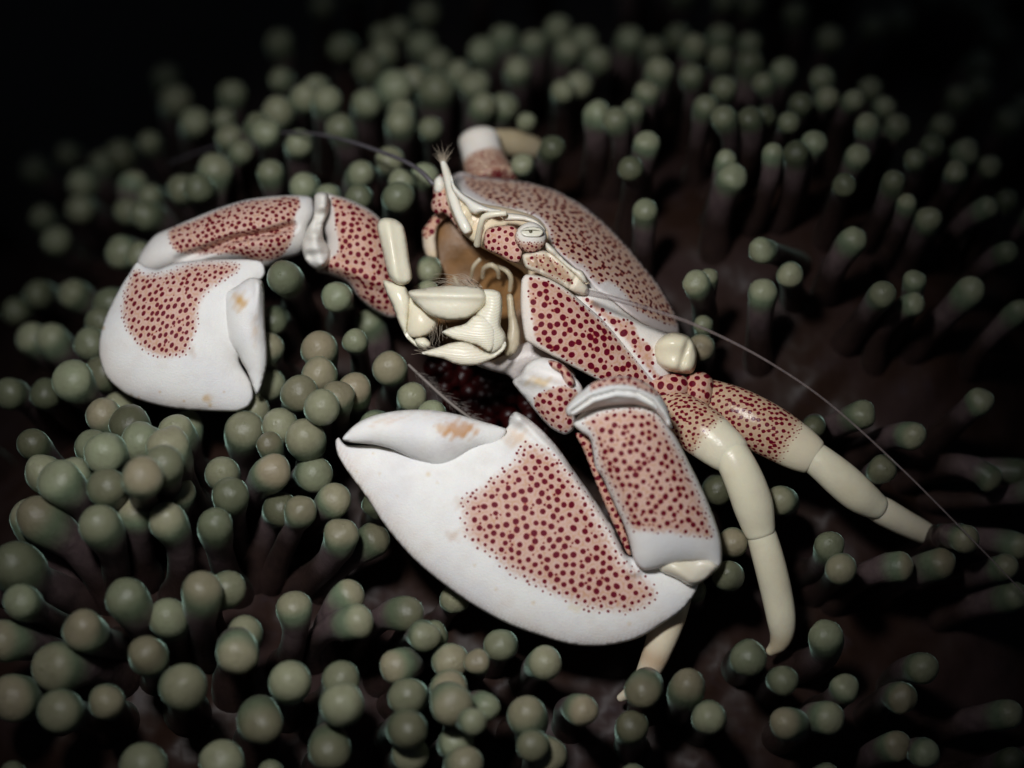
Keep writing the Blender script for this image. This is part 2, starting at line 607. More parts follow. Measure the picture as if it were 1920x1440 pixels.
SC = np.array([
    (960, 720, -2.30), (960, 1000, -0.90), (960, 1250, 0.00), (960, 1440, 0.60), (960, 500, -3.2), (960, 330, -5.80), (960, 150, -12.16), (960, 0, -18.23),
    (300, 1000, -0.20), (300, 1250, 0.70), (300, 1440, 1.00), (100, 900, -1.30), (60, 1200, 0.00), (0, 1440, 0.60), (600, 900, -1.30), (600, 1150, -0.40), (600, 1400, 0.80),
    (380, 760, -2.40), (250, 620, -5.00), (100, 620, -9.00), (0, 800, -7.50), (120, 420, -13.00), (0, 300, -19.26), (420, 330, -7.40), (600, 480, -3.6),
    (600, 300, -7.06), (600, 140, -13.59), (400, 150, -17.92), (250, 250, -17.10), (600, 0, -21.60),
    (1450, 720, -1.7), (1450, 1000, -1.20), (1450, 1250, -0.20), (1450, 1440, 0.40), (1700, 900, -1.7), (1900, 1000, -3.20), (1900, 1400, -1.40), (1700, 1300, -0.90),
    (1250, 500, -2.7), (1250, 300, -5.20), (1250, 120, -12.56), (1250, 0, -18.90), (1500, 500, -2.7), (1500, 300, -5.30), (1500, 130, -13.73), (1500, 0, -21.60),
    (1700, 650, -2.3), (1700, 450, -4.0), (1750, 280, -8.50), (1900, 700, -3.8), (1900, 450, -6.3), (1900, 280, -13.73), (1750, 120, -21.15), (1920, 60, -27.00),
    (-250, 1000, -8.00), (-250, 1400, -3.00), (2150, 800, -10.00), (2150, 1300, -5.00), (960, 1700, 0.00), (200, 1700, -0.20), (1700, 1700, -1.20), (0, 0, -32.40),
    (-250, 500, -22.00), (2150, 300, -23.54), (960, -250, -32.40), (2150, 1700, -6.00), (-250, 1700, -5.00)], float)

def tps(c):
    """thin plate spline through the control points"""
    xy, z = c[:, :2] / 100, c[:, 2]
    def U(r2):
        return np.where(r2 > 1e-9, r2 * np.log(r2 + 1e-12), 0)
    d = ((xy[:, None] - xy[None]) ** 2).sum(2)
    K = U(d) + 2.0 * np.eye(len(xy))
    Pm = np.c_[np.ones(len(xy)), xy]
    A = np.block([[K, Pm], [Pm.T, np.zeros((3, 3))]])
    w = np.linalg.solve(A, np.r_[z, np.zeros(3)])
    def f(x, y):
        x, y = np.broadcast_arrays(np.asarray(x, float) / 100, np.asarray(y, float) / 100)
        q = np.stack([x.ravel(), y.ravel()], 1)
        out = np.empty(len(q))
        for i in range(0, len(q), 4000):
            dd = ((q[i:i + 4000, None] - xy[None]) ** 2).sum(2)
            out[i:i + 4000] = U(dd) @ w[:-3] + w[-3] + q[i:i + 4000] @ w[-2:]
        return out.reshape(x.shape)
    return f
S = tps(SC)

def oral_disc():
    xs = np.arange(-260, 2181, 20.0)
    ys = np.arange(-240, 1701, 20.0)
    X, Y = np.meshgrid(xs, ys)
    Dp = S(X, Y)
    Dp = Dp + 0.10 * np.sin(X / 37 + 1.3 * np.sin(Y / 53)) * np.sin(Y / 41 + 0.7) + 0.05 * np.sin(X / 17 + Y / 23)
    v = P(X, Y, Dp)
    ny, nx = X.shape
    # the body under the disc: fold the rim down and in towards the foot
    ring = [(0, i) for i in range(nx)] + [(j, nx - 1) for j in range(1, ny)] + [(ny - 1, i) for i in range(nx - 2, -1, -1)] + [(j, 0) for j in range(ny - 2, 0, -1)]
    idx = [j * nx + i for j, i in ring]
    vs = v.reshape(-1, 3)
    f = [(j * nx + i, (j + 1) * nx + i, (j + 1) * nx + i + 1, j * nx + i + 1) for j in range(ny - 1) for i in range(nx - 1)]
    rim = vs[idx]
    extra = []
    foot = ANEM_BASE + np.array([0, 0, -0.5])
    layers = [idx]
    for q in (0.25, 0.55, 0.8, 0.95):
        w = rim + (foot - rim) * q
        w[:, 2] = rim[:, 2] + (foot[2] - rim[:, 2]) * min(1, q * 1.15)
        start = len(vs) + len(extra)
        extra.extend(list(w))
        layers.append(list(range(start, start + len(idx))))
    for a, b in zip(layers[:-1], layers[1:]):
        m = len(a)
        for k in range(m):
            l = (k + 1) % m
            f.append((a[k], a[l], b[l], b[k]))
    allv = np.concatenate([vs, np.array(extra)])
    o = make_mesh('oral_disc', allv, f, DISC, None, anemone, ANEM_BASE)
    o['label'] = 'dark purplish brown skin between the tentacle bases'
oral_disc()

OFF = np.array([
    (960, 100, -5, 130), (500, 250, 10, 140), (1200, 300, -12, 150), (1500, 300, -40, 135), (1750, 400, -60, 115), (1430, 545, -8, 140), (1650, 560, -75, 120),
    (1850, 600, -110, 110), (1710, 830, -110, 60), (1860, 900, -200, 12), (1700, 1080, -130, 80), (1570, 1060, -70, 55), (1600, 1250, -70, 45), (1400, 1300, -20, 25),
    (1200, 1350, 0, 40), (1350, 1000, 0, 20), (1000, 1300, -30, 40), (800, 1300, -30, 25), (655, 1150, -95, 90), (550, 1140, -25, 110), (635, 1000, -110, 100),
    (525, 955, -60, 130), (400, 985, 40, 130), (300, 960, 8, 150), (190, 985, 25, 150), (80, 950, 130, 150), (40, 1100, 140, 60), (100, 1250, 110, 20),
    (250, 1250, 15, 50), (350, 1300, 5, 50), (500, 1350, -10, 60), (600, 700, 10, 90), (500, 620, 40, 60), (250, 830, 60, 110), (110, 890, 100, 130), (150, 700, 110, 70),
    (200, 500, 90, 70), (300, 400, 50, 110), (100, 500, 90, 60), (700, 900, 0, 40), (450, 810, 0, 90), (700, 330, 5, 110), (1690, 1300, -60, 45), (1890, 1340, -150, 30)], float)

def offset(x, y):
    d = (OFF[:, 0] - x) ** 2 + (OFF[:, 1] - y) ** 2 + 400
    w = d ** -2.0
    return (OFF[:, 2] * w).sum() / w.sum(), (OFF[:, 3] * w).sum() / w.sum()

def tentacle_geo(tip, base, r, bend, long_=1.0, seg=20, rings=16, slim=0.8, dent=None):
    """a stalk that leaves the disc, bends and ends in a round bulb; returns verts, faces, 'down'"""
    axis = tip - base
    L = np.linalg.norm(axis)
    mid = (tip + base) / 2 + bend
    ts = np.linspace(0, 1, rings)
    path = [(1 - t) ** 2 * base + 2 * t * (1 - t) * mid + t * t * tip for t in ts]
    end = tip - mid
    end /= np.linalg.norm(end)
    rad, down, cen = [], [], []
    for t, p in zip(ts, path):
        s = (1 - t) * L / r                               # radii below the bulb's centre
        flare = 0.55 * math.exp(-((t) / 0.16) ** 2)
        k = slim * (1.0 - 0.10 * t) + flare
        reach = 2.3 * long_
        w = math.cos(math.pi / 2 * s / reach) ** 2 if s < reach else 0.0
        kk = k + (1 - min(k, 1)) * (w ** 0.75)
        rad.append(min(kk, 1.06) * r); down.append(s); cen.append(p)
    top = rad[-1]
    for a in (15, 30, 45, 58, 70, 80, 87):
        a = math.radians(a)
        cen.append(tip + end * top * math.sin(a) * (dent[3] if dent is not None else 0.97))
        rad.append(top * math.cos(a)); down.append(-math.sin(a))
    cen = np.array(cen); rad = np.array(rad); down = np.array(down)
    tan = np.gradient(cen, axis=0)
    tan /= np.linalg.norm(tan, axis=1)[:, None]
    ref = np.array([0.31, -0.72, 0.62])
    side = np.cross(tan, ref); side /= np.linalg.norm(side, axis=1)[:, None]
    nor = np.cross(side, tan)
    ang = np.linspace(0, 2 * math.pi, seg, endpoint=False)
    v = cen[:, None] + rad[:, None, None] * (np.cos(ang)[None, :, None] * side[:, None] + np.sin(ang)[None, :, None] * nor[:, None])
    m = len(cen)
    v = v.reshape(-1, 3)
    if dent is not None:
        q = v - tip
        v = v + dent[0] * np.exp(-((v - (tip + dent[1] * r)) ** 2).sum(1) / (0.35 * r * r))[:, None] * (-q)
        near = np.exp(-np.maximum(np.linalg.norm(q, axis=1) / r - 1.2, 0) ** 2)
        v = v + (near * r * (0.055 * np.sin(q @ dent[2] / r * 1.6) + 0.022 * np.sin(q @ dent[4] / r * 1.5 + 1)))[:, None] * q / (np.linalg.norm(q, axis=1)[:, None] + 1e-6)
    f = [(i * seg + j, i * seg + (j + 1) % seg, (i + 1) * seg + (j + 1) % seg, (i + 1) * seg + j) for i in range(m - 1) for j in range(seg)]
    v = np.concatenate([v, [cen[-1] + end * 0.01 * r]])
    f += [((m - 1) * seg + j, (m - 1) * seg + (j + 1) % seg, m * seg) for j in range(seg)]
    dn = np.r_[np.repeat(down, seg), -1.0]
    return v, f, dn

# keep tentacles out of the crab's limbs
OCC = [(np.array([(257,492),(223,543),(186,640),(187,672),(200,707),(233,737),(320,765),(443,771),(500,700),(501,650),(497,512),(520,488),(575,470),(590,403),(585,372),(510,368),(410,390),(292,440)], float), -0.15),
       (np.array([(590,366),(665,378),(725,425),(750,530),(752,590),(705,585),(650,530),(592,505)], float), -0.9),
       (np.array([(629,826),(654,807),(708,777),(808,769),(967,772),(1050,844),(1112,932),(1175,1040),(1309,1086),(1283,1140),(1192,1198),(1071,1209),(954,1171),(829,1094),(725,990),(650,882)], float), 1.35)]

def place(x, y, r, dx=None, dy=None, dd=None, length=None):
    if dx is None:
        dx, dy = offset(x, y)
        dx *= 0.85 + 0.3 * random.random(); dy *= 0.85 + 0.3 * random.random()
    bx, by = x + dx, y + dy
    sb = float(S(bx, by))
    Ln = (length or 2.3) * (0.9 + 0.25 * random.random())
    off = math.hypot(dx, dy) / 100
    d = sb + math.sqrt(max(Ln * Ln - off * off, 0.35)) if dd is None else dd
    for poly, dep in OCC:
        if dd is None and sdf(np.array([[x, y]], float), poly)[0] > -r * 1.15:
            d = min(d, dep - r / 100 * 1.1)
    tip = P(x, y, d)
    base = P(bx, by, min(sb, d - 0.3) - 0.25)
    rw = r / 100 * (D - d) / D * (0.92 if y < 640 else 1.0)
    L = np.linalg.norm(tip - base)
    nrm = (P(bx, by, sb + 1) - P(bx, by, sb))
    bend = (nrm * 0.10 + UP * 0.06) * L + rng.normal(size=3) * 0.09 * L
    return tip, base, rw, bend

TIPS = [
 # x, y, radius in the photo (optional: stalk run dx, dy, depth of the tip)
 (1045,55,28),(1000,80,27),(905,95,30),(945,72,28),(1095,78,28),(1065,92,27),(1120,112,29),(1085,158,29),(1055,170,25),(1120,216,29),(970,130,28),(945,200,29),
 (1236,136,30),(1213,172,27),(1212,268,28),(1183,316,26),(1210,397,26),(1180,72,29),(1270,68,28),(1350,108,26),(1405,122,29),(1405,222,27),(1436,215,22),(1362,302,23),
 (1374,332,31),(1035,276,26),(980,308,24),(988,228,20),(1225,92,26),(1300,90,26),
 (1468,132,28),(1542,150,26),(1550,184,26),(1527,270,28),(1493,288,26),(1449,292,22),(1625,238,27),(1607,294,26),(1582,348,25),(1600,190,24),(1680,238,26),(1715,298,23),
 (1748,272,26),(1676,342,25),(1810,286,29),(1792,322,25),(1856,312,24),(1660,200,24),(1500,195,25),
 (1700,380,21),(1741,412,28),(1600,449,29),(1714,526,24),(1715,569,25),(1653,552,29),(1818,546,31),(1886,473,24),(1886,376,24),(1908,585,24),(1850,390,24),
 (1428,470,28,70,30),(1482,515,28,10,60),(1431,548,30),(1304,532,28,15,105),(1314,652,26,-15,75),(1318,610,20),(1330,520,20),
 (1615,778,28),(1709,818,27),(1655,880,27,-40,60),(1838,752,27,-100,90),(1855,897,26),(1908,886,27),(1808,1010,28,-120,30,1.1),(1690,1062,29),(1762,1056,31),(1884,1064,25),
 (1905,1022,26),(1555,1026,29),(1575,1066,30),(1525,800,22,-40,40),(1902,1118,29),
 (1365,1078,29,-20,20),(1346,920,29,-10,10),(1463,938,29,-30,40),(1374,1016,29,-20,30),(1303,1108,22),(1405,1235,35),(1288,1287,35),(1207,1294,35),(1328,1347,33),(1468,1278,29),
 (1476,1356,32),(1548,1192,33,-90,60),(1552,1346,32),(1584,1290,28),(1730,1255,30),(1690,1309,30),(1680,1400,31),(1736,1412,28),(1888,1340,29),(1897,1427,26),
 (845,1241,35),(895,1241,25),(938,1212,31),(1020,1244,33),(852,1122,28),(812,1192,28),(843,1292,36),(846,1322,39),(908,1326,28),(988,1340,37),(1090,1330,31),(1186,1362,32),
 (856,1394,34),(872,1432,36),(1026,1416,37),(886,1352,25),(1000,1398,30),
 (550,1139,34),(656,1117,32,-30,120),(668,1166,33),(758,1151,34),(798,1192,30),(459,1188,33),(443,1226,40),(545,1279,40),(638,1274,36),(640,1322,42),(742,1248,34),(766,1306,37),
 (762,1366,38),(768,1416,36),(490,1352,43),(618,1402,41),(418,1428,43),
 (237,1122,41),(318,1161,39),(379,1112,39),(424,1105,35),(157,1181,40),(108,1250,48),(277,1229,38),(345,1286,45),(112,1333,41),(199,1318,35),(40,1128,34,100,60),(268,1438,46),
 (24,1310,46),(10,1200,40),
 (187,986,40),(317,979,36),(257,958,38),(336,922,32),(267,892,39),(202,913,38),(306,872,36),(316,838,40),(332,808,34),(265,828,38),(240,792,38),(197,782,34),(198,852,40),
 (172,838,34),(112,900,43),(85,888,37),(80,975,44),(52,968,38),(30,1062,50),(140,890,34),
 (457,808,38),(524,800,35),(572,822,38),(602,764,34),(599,703,34),(560,738,35),(636,742,31),(666,732,32),(706,802,34),(418,888,33),(433,930,35),(508,886,36),(591,890,35),
 (404,985,34),(525,956,34),(562,958,31),(626,936,33),(640,1003,34),(700,1010,33),(694,898,26),(706,944,28),(352,800,30),(475,770,30),(505,835,25),
 (533,520,36,25,70,0.55),(630,556,32,10,60,0.25),(512,604,30),(505,652,30),(500,722,34),(597,655,35),(690,608,30),(730,689,33),(772,745,28),(810,775,27),(665,640,24),
 (274,404,31),(226,474,35),(262,478,28),(207,572,37),(190,604,32),(168,646,32),(186,702,34),(138,716,40),(222,768,32),(150,392,30),(105,452,30),(72,552,30),(136,552,31),
 (30,582,28),(58,635,34),(95,635,34),(20,737,30),(85,738,30),(60,832,30),(240,395,28),
 (790,84,31),(692,128,33),(742,165,38),(776,152,30),(816,168,38),(592,168,30),(612,188,30),(686,194,31),(520,212,35),(572,182,30),(636,240,30),(750,232,31),(752,214,28),
 (560,268,30),(498,248,30),(430,258,28),(484,236,29),(730,302,30),(675,328,29),(748,370,33),(752,338,28),(568,348,29),(616,368,26),(672,368,27),(797,330,28),(402,322,38),
 (342,355,33),(372,352,31),(330,190,32),(366,228,30),(224,292,32),(156,345,30),(250,345,30),(435,176,30),(890,160,32),(860,140,28),(640,90,30),(720,100,28),(905,200,28),
 (803,508,27,5,60,-0.2),(800,545,22,5,40,0.2),
]
done_c, done_r = [], []
for t in sorted(TIPS, key=lambda q: (len(q) < 6, q[1])):
    tip, base, rw, bend = place(*t)
    if len(t) < 6 and done_c:
        # a lower neighbour in the picture stands in front of the one above it
        shift = 0.0
        for _ in range(40):
            gapv = np.linalg.norm(np.array(done_c) - tip, axis=1) - 0.97 * (np.array(done_r) + rw)
            if gapv.min() >= 0:
                break
            away = (CAMPOS - tip) / np.linalg.norm(CAMPOS - tip)
            tip = tip + away * 0.06
    done_c.append(tip); done_r.append(rw)
    dent = (0.16 * random.random() ** 2, rng.normal(size=3) * 0.6, rng.normal(size=3), 0.78 + 0.42 * random.random(), rng.normal(size=3) * 1.9)
    upper = t[1] < 640
    v, f, dn = tentacle_geo(tip, base, rw, bend, (1.3 if upper else 1.0) + 0.5 * random.random(), slim=(0.88 if upper or t[0] > 1150 else 0.72) + 0.10 * random.random(), dent=dent)
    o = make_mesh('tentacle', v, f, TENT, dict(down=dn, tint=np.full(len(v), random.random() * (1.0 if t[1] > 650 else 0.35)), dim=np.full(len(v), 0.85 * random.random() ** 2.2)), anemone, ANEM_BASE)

# the crowd of far and half hidden tentacles that no one could count
def outer_tentacles():
    V, F, Dn, n = [], [], [], 0
    taken = np.array([(t[0], t[1]) for t in TIPS], float)
    cnt = 0
    for _ in range(4000):
        x, y = random.uniform(-220, 2120), random.uniform(-120, 520) if random.random() < 0.8 else random.uniform(-120, 1560)
        inframe = 0 < x < 1920 and 0 < y < 1440
        crabby = 520 < x < 1330 and y > 300
        if inframe and (crabby or (x > 520 and y > 250) or (x <= 520 and (y > 480 or (x > 170 and y > 370)))):
            continue
        if inframe and ((taken - (x, y)) ** 2).sum(1).min() < 33 ** 2:
            continue
        if ((taken - (x, y)) ** 2).sum(1).min() < 30 ** 2:
            continue
        if y < 330 - 0.6 * x:
            continue
        taken = np.concatenate([taken, [(x, y)]])
        tip, base, rw, bend = place(x, y, random.uniform(24, 30))
        v, f, dn = tentacle_geo(tip, base, rw, bend, 1.1, seg=12, rings=9, slim=0.7)
        V.append(v); F += [tuple(i + n for i in q) for q in f]; Dn.append(dn); n += len(v)
        cnt += 1
        if cnt > 105:
            break
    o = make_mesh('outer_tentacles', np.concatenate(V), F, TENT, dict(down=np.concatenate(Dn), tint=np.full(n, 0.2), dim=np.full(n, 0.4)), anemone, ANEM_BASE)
    o['kind'] = 'stuff'
outer_tentacles()

# ------------------------------------------------------------------ the crab
crab = bpy.data.objects.new('porcelain_crab', None)
COL.objects.link(crab)
crab.location = CRAB_BASE
crab['label'] = 'white porcelain crab with dark red spots and broad claws sitting on the anemone'
crab['category'] = 'crab'
WHITE = (0.84, 0.825, 0.79)
CREAMC = (0.80, 0.73, 0.50)
IVORY = (0.82, 0.77, 0.60)

def blotch(x, y, cx, cy, rx, ry, seed=0.0):
    n = np.sin(x / 5.3 + seed) * np.sin(y / 4.7 + 2 * seed) + 0.6 * np.sin(x / 2.9 + y / 3.7 + seed)
    return np.clip(1.25 - np.hypot((x - cx) / rx, (y - cy) / ry) + 0.28 * n, 0, 1)

def tint(c, w, col):
    w = np.clip(w, 0, 1)[:, None]
    return c * (1 - w) + np.asarray(col) * w

# --- carapace
CARA = [(847,330),(853,325),(867,323),(893,329),(927,333),(963,337),(1013,347),(1063,367),(1113,400),(1163,447),(1203,493),(1240,540),(1263,580),(1274,615),(1274,628),
        (1250,626),(1213,611),(1180,590),(1147,563),(1118,543),(1106,530),(1097,517),(1088,509),(1080,505),(1063,490),(1043,471),(1029,452),(1026,432),(1013,416),(990,404),
        (963,399),(938,397),(913,392),(887,379),(864,364),(851,348)]
TOPLINE = np.array([(800,330),(853,325),(893,329),(927,333),(963,337),(1013,347),(1063,367),(1113,400),(1163,447),(1203,493),(1240,540),(1263,580),(1274,620),(1276,680)], float)
def cara_shape(x, y):
    q = np.clip(seg_dist(np.c_[x, y], TOPLINE, False) / 150, 0, 1)
    return 1.8 * (1 - (1 - q) ** 2)
def cara_pig(x, y, c):
    q = np.c_[x, y]
    c = tint(c, np.clip(1 - seg_dist(q, np.array([(850,345),(864,362),(887,378),(913,391),(940,397),(990,404)], float), False) / 14, 0, 1), (0.82, 0.80, 0.72))
    c = tint(c, blotch(x, y, 1140, 545, 40, 22, 1.0) * 0.5, (0.86, 0.84, 0.80))
    return c
carapace = shell('carapace', CARA, plane(-0.90, 1060, 470, 0.12, 0.28), SHELL_DARK, crab, thick=0.10, back=0.10, mode='rim', rim=9, res=3.0,
      shape=cara_shape, pig=(0.58, 0.50, 0.47), pigfn=cara_pig,
      spots=dict(sp=0.120, frac=0.395, seed=5, soft=10,
                 zone=[(866,327),(893,331),(927,335),(963,338),(1013,348),(1063,368),(1113,402),(1163,449),(1203,495),(1240,542),(1263,580),(1272,610),(1264,614),(1226,600),(1192,582),(1170,552),(1142,530),(1122,534),(1108,522),(1094,500),
                       (1063,486),(1036,460),(1030,432),(1010,408),(975,395),(940,388),(900,371),(874,350)]))
carapace['label'] = 'domed back shield thickly dotted with dark red'

# --- the trunk that carries the plates
shell('trunk', [(838,352),(866,362),(900,380),(960,392),(1010,410),(1060,470),(1110,520),(1190,585),(1262,622),(1290,690),(1262,738),(1200,738),(1100,700),(1010,655),(984,640),(980,560),(984,515),(960,496),(925,476),(895,460),(868,435),(848,400)],
      plane(0.15, 1050, 540, -0.12, 0.0), CREAM, crab, thick=0.45, back=1.2, p=0.4, res=7, pig=(0.80, 0.64, 0.44))
# --- flanks and face
flank = shell('flank_plate', [(978,525),(986,515),(1015,518),(1045,530),(1075,552),(1100,573),(1130,599),(1170,644),(1210,694),(1240,735),(1228,747),(1190,740),(1140,722),(1090,697),(1040,670),(1000,648),(986,637),(980,610),(976,570)],
      plane(1.30, 1080, 620, -0.30, 0.10), SHELL, crab, thick=0.30, back=0.3, mode='poisson', p=0.55, res=3.0, pig=(0.80, 0.72, 0.64),
      spots=dict(sp=0.130, frac=0.405, seed=9, soft=8, zone=[(990,520),(1015,522),(1045,534),(1075,556),(1130,603),(1170,648),(1210,698),(1236,734),(1190,736),(1140,718),(1090,692),(1040,664),(1004,640),(996,600),(990,560)]))
shell('flank_fold', [(1076,548),(1090,540),(1106,531),(1147,562),(1180,588),(1213,609),(1247,624),(1268,632),(1262,660),(1262,700),(1256,735),(1228,744),(1196,702),(1156,652),(1116,607),(1088,580)],
      plane(0.85, 1160, 630, -0.25, 0.05), SHELL, crab, thick=0.34, back=0.3, res=3.6, pig=(0.86, 0.80, 0.72),
      spots=dict(sp=0.150, frac=0.38, seed=12, soft=8, zone=[(1085,556),(1110,560),(1150,590),(1190,605),(1200,630),(1225,650),(1228,690),(1250,715),(1244,730),(1212,692),(1172,640),(1130,597)]))
shell('antenna_base', [(980,478),(1000,473),(1023,470),(1047,483),(1073,507),(1088,521),(1103,540),(1100,553),(1080,550),(1047,531),(1013,514),(987,503)],
      plane(1.35, 1040, 510, -0.2, 0.0), CREAM, crab, thick=0.26, res=3.2, pig=(0.82, 0.74, 0.60),
      hmod=lambda x, y: -0.10 * np.exp(-((x - 1010 - (y - 490) * 0.3) / 4) ** 2) - 0.10 * np.exp(-((x - 1048 - (y - 510) * 0.6) / 4) ** 2) - 0.08 * np.exp(-((x - 1074 + (y - 530) * 0.6) / 4) ** 2),
      spots=dict(sp=0.115, frac=0.30, seed=3, soft=6, zone=[(984,482),(1020,476),(1045,490),(1068,512),(1076,535),(1050,525),(1015,508),(990,498)]))
shell('orbit_ridge', [(1024,455),(1036,462),(1060,488),(1080,504),(1092,508),(1103,530),(1094,530),(1078,514),(1058,497),(1038,480),(1024,468)],
      plane(1.45, 1060, 490, -0.2, 0.0), CREAM, crab, thick=0.14, res=4, pig=(0.86, 0.79, 0.66))
face = shell('cheek_plate', [(907,460),(911,432),(933,424),(963,424),(976,440),(980,475),(972,492),(955,490),(935,478),(912,468)], plane(1.10, 940, 455, 0.25, 0.1), SHELL, crab, thick=0.16, res=2.8,
      pig=(0.84, 0.74, 0.66), spots=dict(sp=0.115, frac=0.34, seed=8, soft=5))
shell('brow_ridge', [(938,400),(965,400),(992,406),(1014,418),(1024,432),(1018,440),(1000,420),(970,414),(945,414)], plane(1.20, 980, 412, 0.2, 0.1), CREAM, crab, thick=0.14, res=3.5,
      pig=(0.84, 0.77, 0.66))
shell('rostrum', [(845,332),(856,362),(880,382),(905,394),(930,400),(915,414),(904,440),(893,456),(876,446),(858,425),(845,398),(836,370),(834,340)], plane(0.35, 875, 395, 0.45, 0.2), CREAM, crab,
      thick=0.26, res=4, pig=(0.80, 0.68, 0.48), hmod=lambda x, y: 0.10 * np.sin(x / 11 + y / 17) - 0.22 * blotch(x, y, 898, 420, 12, 14, 0.3))
shell('rostrum_edge', [(846,328),(852,345),(866,361),(889,376),(914,388),(940,394),(930,402),(905,397),(893,402),(882,398),(872,383),(856,368),(846,350)], plane(0.72, 880, 375, 0.42, 0.1), CREAM, crab,
      thick=0.13, res=3.5, pig=(0.85, 0.81, 0.72))
shell('left_cheek', [(812,345),(820,330),(832,326),(842,345),(850,372),(858,402),(872,432),(866,440),(846,412),(832,400),(818,402),(808,388),(812,368)], plane(-0.15, 832, 370, 0.4, 0.2), SHELL, crab,
      thick=0.22, res=2.8, pig=(0.86, 0.80, 0.72), spots=dict(sp=0.125, frac=0.34, seed=17, soft=5))
shell('left_flank', [(792,432),(800,420),(815,402),(832,398),(836,408),(822,424),(818,448),(820,486),(806,488),(795,470),(792,450)], plane(-0.55, 810, 440, 0.3, 0.1), SHELL, crab, thick=0.18, res=2.8,
      pig=(0.66, 0.52, 0.34), spots=dict(sp=0.13, frac=0.34, seed=21, soft=5, zone=[(790,430),(815,402),(834,398),(836,408),(822,424),(812,440),(795,448)]))
MCAV = [(818,415),(838,404),(858,418),(878,444),(905,462),(935,478),(965,495),(988,512),(992,560),(992,640),(975,690),(940,700),(890,680),(820,640),(796,560),(798,490),(812,450)]
shell('mouth_cavity', MCAV, plane(-0.35, 890, 540, 0.35, 0.15), MOUTH, crab, thick=0.25, back=0.4, res=6,
      shape=lambda x, y: -0.55 * np.exp(-(((x - 890) / 70) ** 2 + ((y - 530) / 70) ** 2)), pig=(0.4, 0.25, 0.1))
for k, st in enumerate([[(905,520,0.15,5),(908,503,0.4,6),(922,497,0.55,6.5),(933,506,0.5,6),(935,520,0.3,5)],
                        [(884,520,0.0,4),(888,500,0.25,5),(900,486,0.3,5)],
                        [(935,500,0.4,5),(950,508,0.55,6),(958,522,0.5,6),(956,545,0.3,5)],
                        [(852,520,-0.1,4),(862,545,0.1,4),(858,575,0.1,4)]]):
    tube('mouthpart', [(a_, b_, c_ - 0.15, r_ * 0.8) for a_, b_, c_, r_ in st], MEMBRANE, crab, pig=(0.7, 0.6, 0.5), seg=14)

# --- eyes
def eye(name, cx, cy, d, rx, ry, spots=True):
    # an oblong stalked eye: a turned body with a flat cap facing the viewer and up
    o = shell(name, [(cx + rx * math.cos(a) + 1.2 * math.cos(3 * a), cy + ry * math.sin(a)) for a in np.linspace(0, 2 * math.pi, 14, endpoint=False)],
              plane(d, cx, cy), SHELL, crab, thick=rx / 100 * 0.95, res=2.2, pig=(0.86, 0.80, 0.70),
              spots=dict(sp=0.085, frac=0.33, seed=31, soft=4, hole=[[(cx - rx * 0.72, cy - ry), (cx + rx * 0.9, cy - ry * 0.9), (cx + rx * 0.95, cy + ry * 0.1), (cx, cy + ry * 0.28), (cx - rx * 0.75, cy + ry * 0.05)]]))
    return o
e1 = eye('eye', 995, 445, 1.42, 29, 29)
e1['label'] = 'pale stalked eye with a dark streak in its cap'
pup = shell('cornea', [(976,434),(985,427),(1000,425),(1014,428),(1019,436),(1012,443),(995,445),(981,442)], plane(1.67, 997, 435, 0.0, 0.30), CREAM, e1, thick=0.015, res=2.2, pig=(0.80, 0.74, 0.60))
shell('pupil', [(995 + 3.4 * math.cos(q), 434 + 3.2 * math.sin(q)) for q in np.linspace(0, 2 * math.pi, 10, endpoint=False)], plane(1.697, 997, 435, 0.0, 0.30), PUPIL, e1, thick=0.02, res=1.5)
shell('eye_line', [(979,432.5),(990,430.8),(1003,430.8),(1014,433),(1003,432.4),(990,432.6)], plane(1.690, 997, 435, 0.0, 0.30), PUPIL, e1, thick=0.012, res=1.5)
e2 = shell('eye', [(813,352),(815,336),(824,329),(832,334),(836,350),(828,362),(817,362)], plane(-0.10, 823, 345), CREAM, crab, thick=0.16, res=2.4, pig=(0.84, 0.80, 0.70))
e2['label'] = 'far pale eye seen edge on behind the feeler'

# --- antennules and antennae
tube('antennule', [(895,458,0.85,7),(898,440,1.05,6.2),(902,420,1.25,6),(908,407,1.33,6.5),(925,402,1.38,6),(948,400,1.40,5)], CREAM, crab, pig=(0.86, 0.79, 0.62), seg=16)
tube('antennule', [(830,303,0.15,5),(836,320,0.22,7.5),(843,345,0.35,9),(850,372,0.50,9.5),(860,400,0.62,9),(872,424,0.72,10),(877,434,0.74,8)], CREAM, crab, pig=(0.86, 0.82, 0.72), seg=16)
tube('antenna', [(1100,548,1.75,6.5),(1150,560,1.9,5),(1210,577,1.95,4.2),(1280,600,1.9,3.6),(1350,630,1.8,3.0),(1430,672,1.7,2.6),(1520,730,1.6,2.3),(1600,795,1.5,2.2),(1700,888,1.5,2.0),(1780,968,1.5,1.9),(1860,1050,1.4,1.8),(1925,1118,1.3,2.0)],
     ANTENNA, crab, step=8, seg=10)
tube('antenna', [(812,345,-0.2,4.5),(790,322,-0.3,4.3),(758,302,-0.6,4.0),(715,285,-1.0,3.7),(665,268,-1.5,3.3),(610,254,-2.0,2.9),(560,249,-2.5,2.6),(500,250,-3.1,2.3),(440,262,-3.7,2.0),(380,282,-4.3,1.8),(320,305,-4.9,1.6)],
     DARK_ANT, crab, step=8, seg=10)

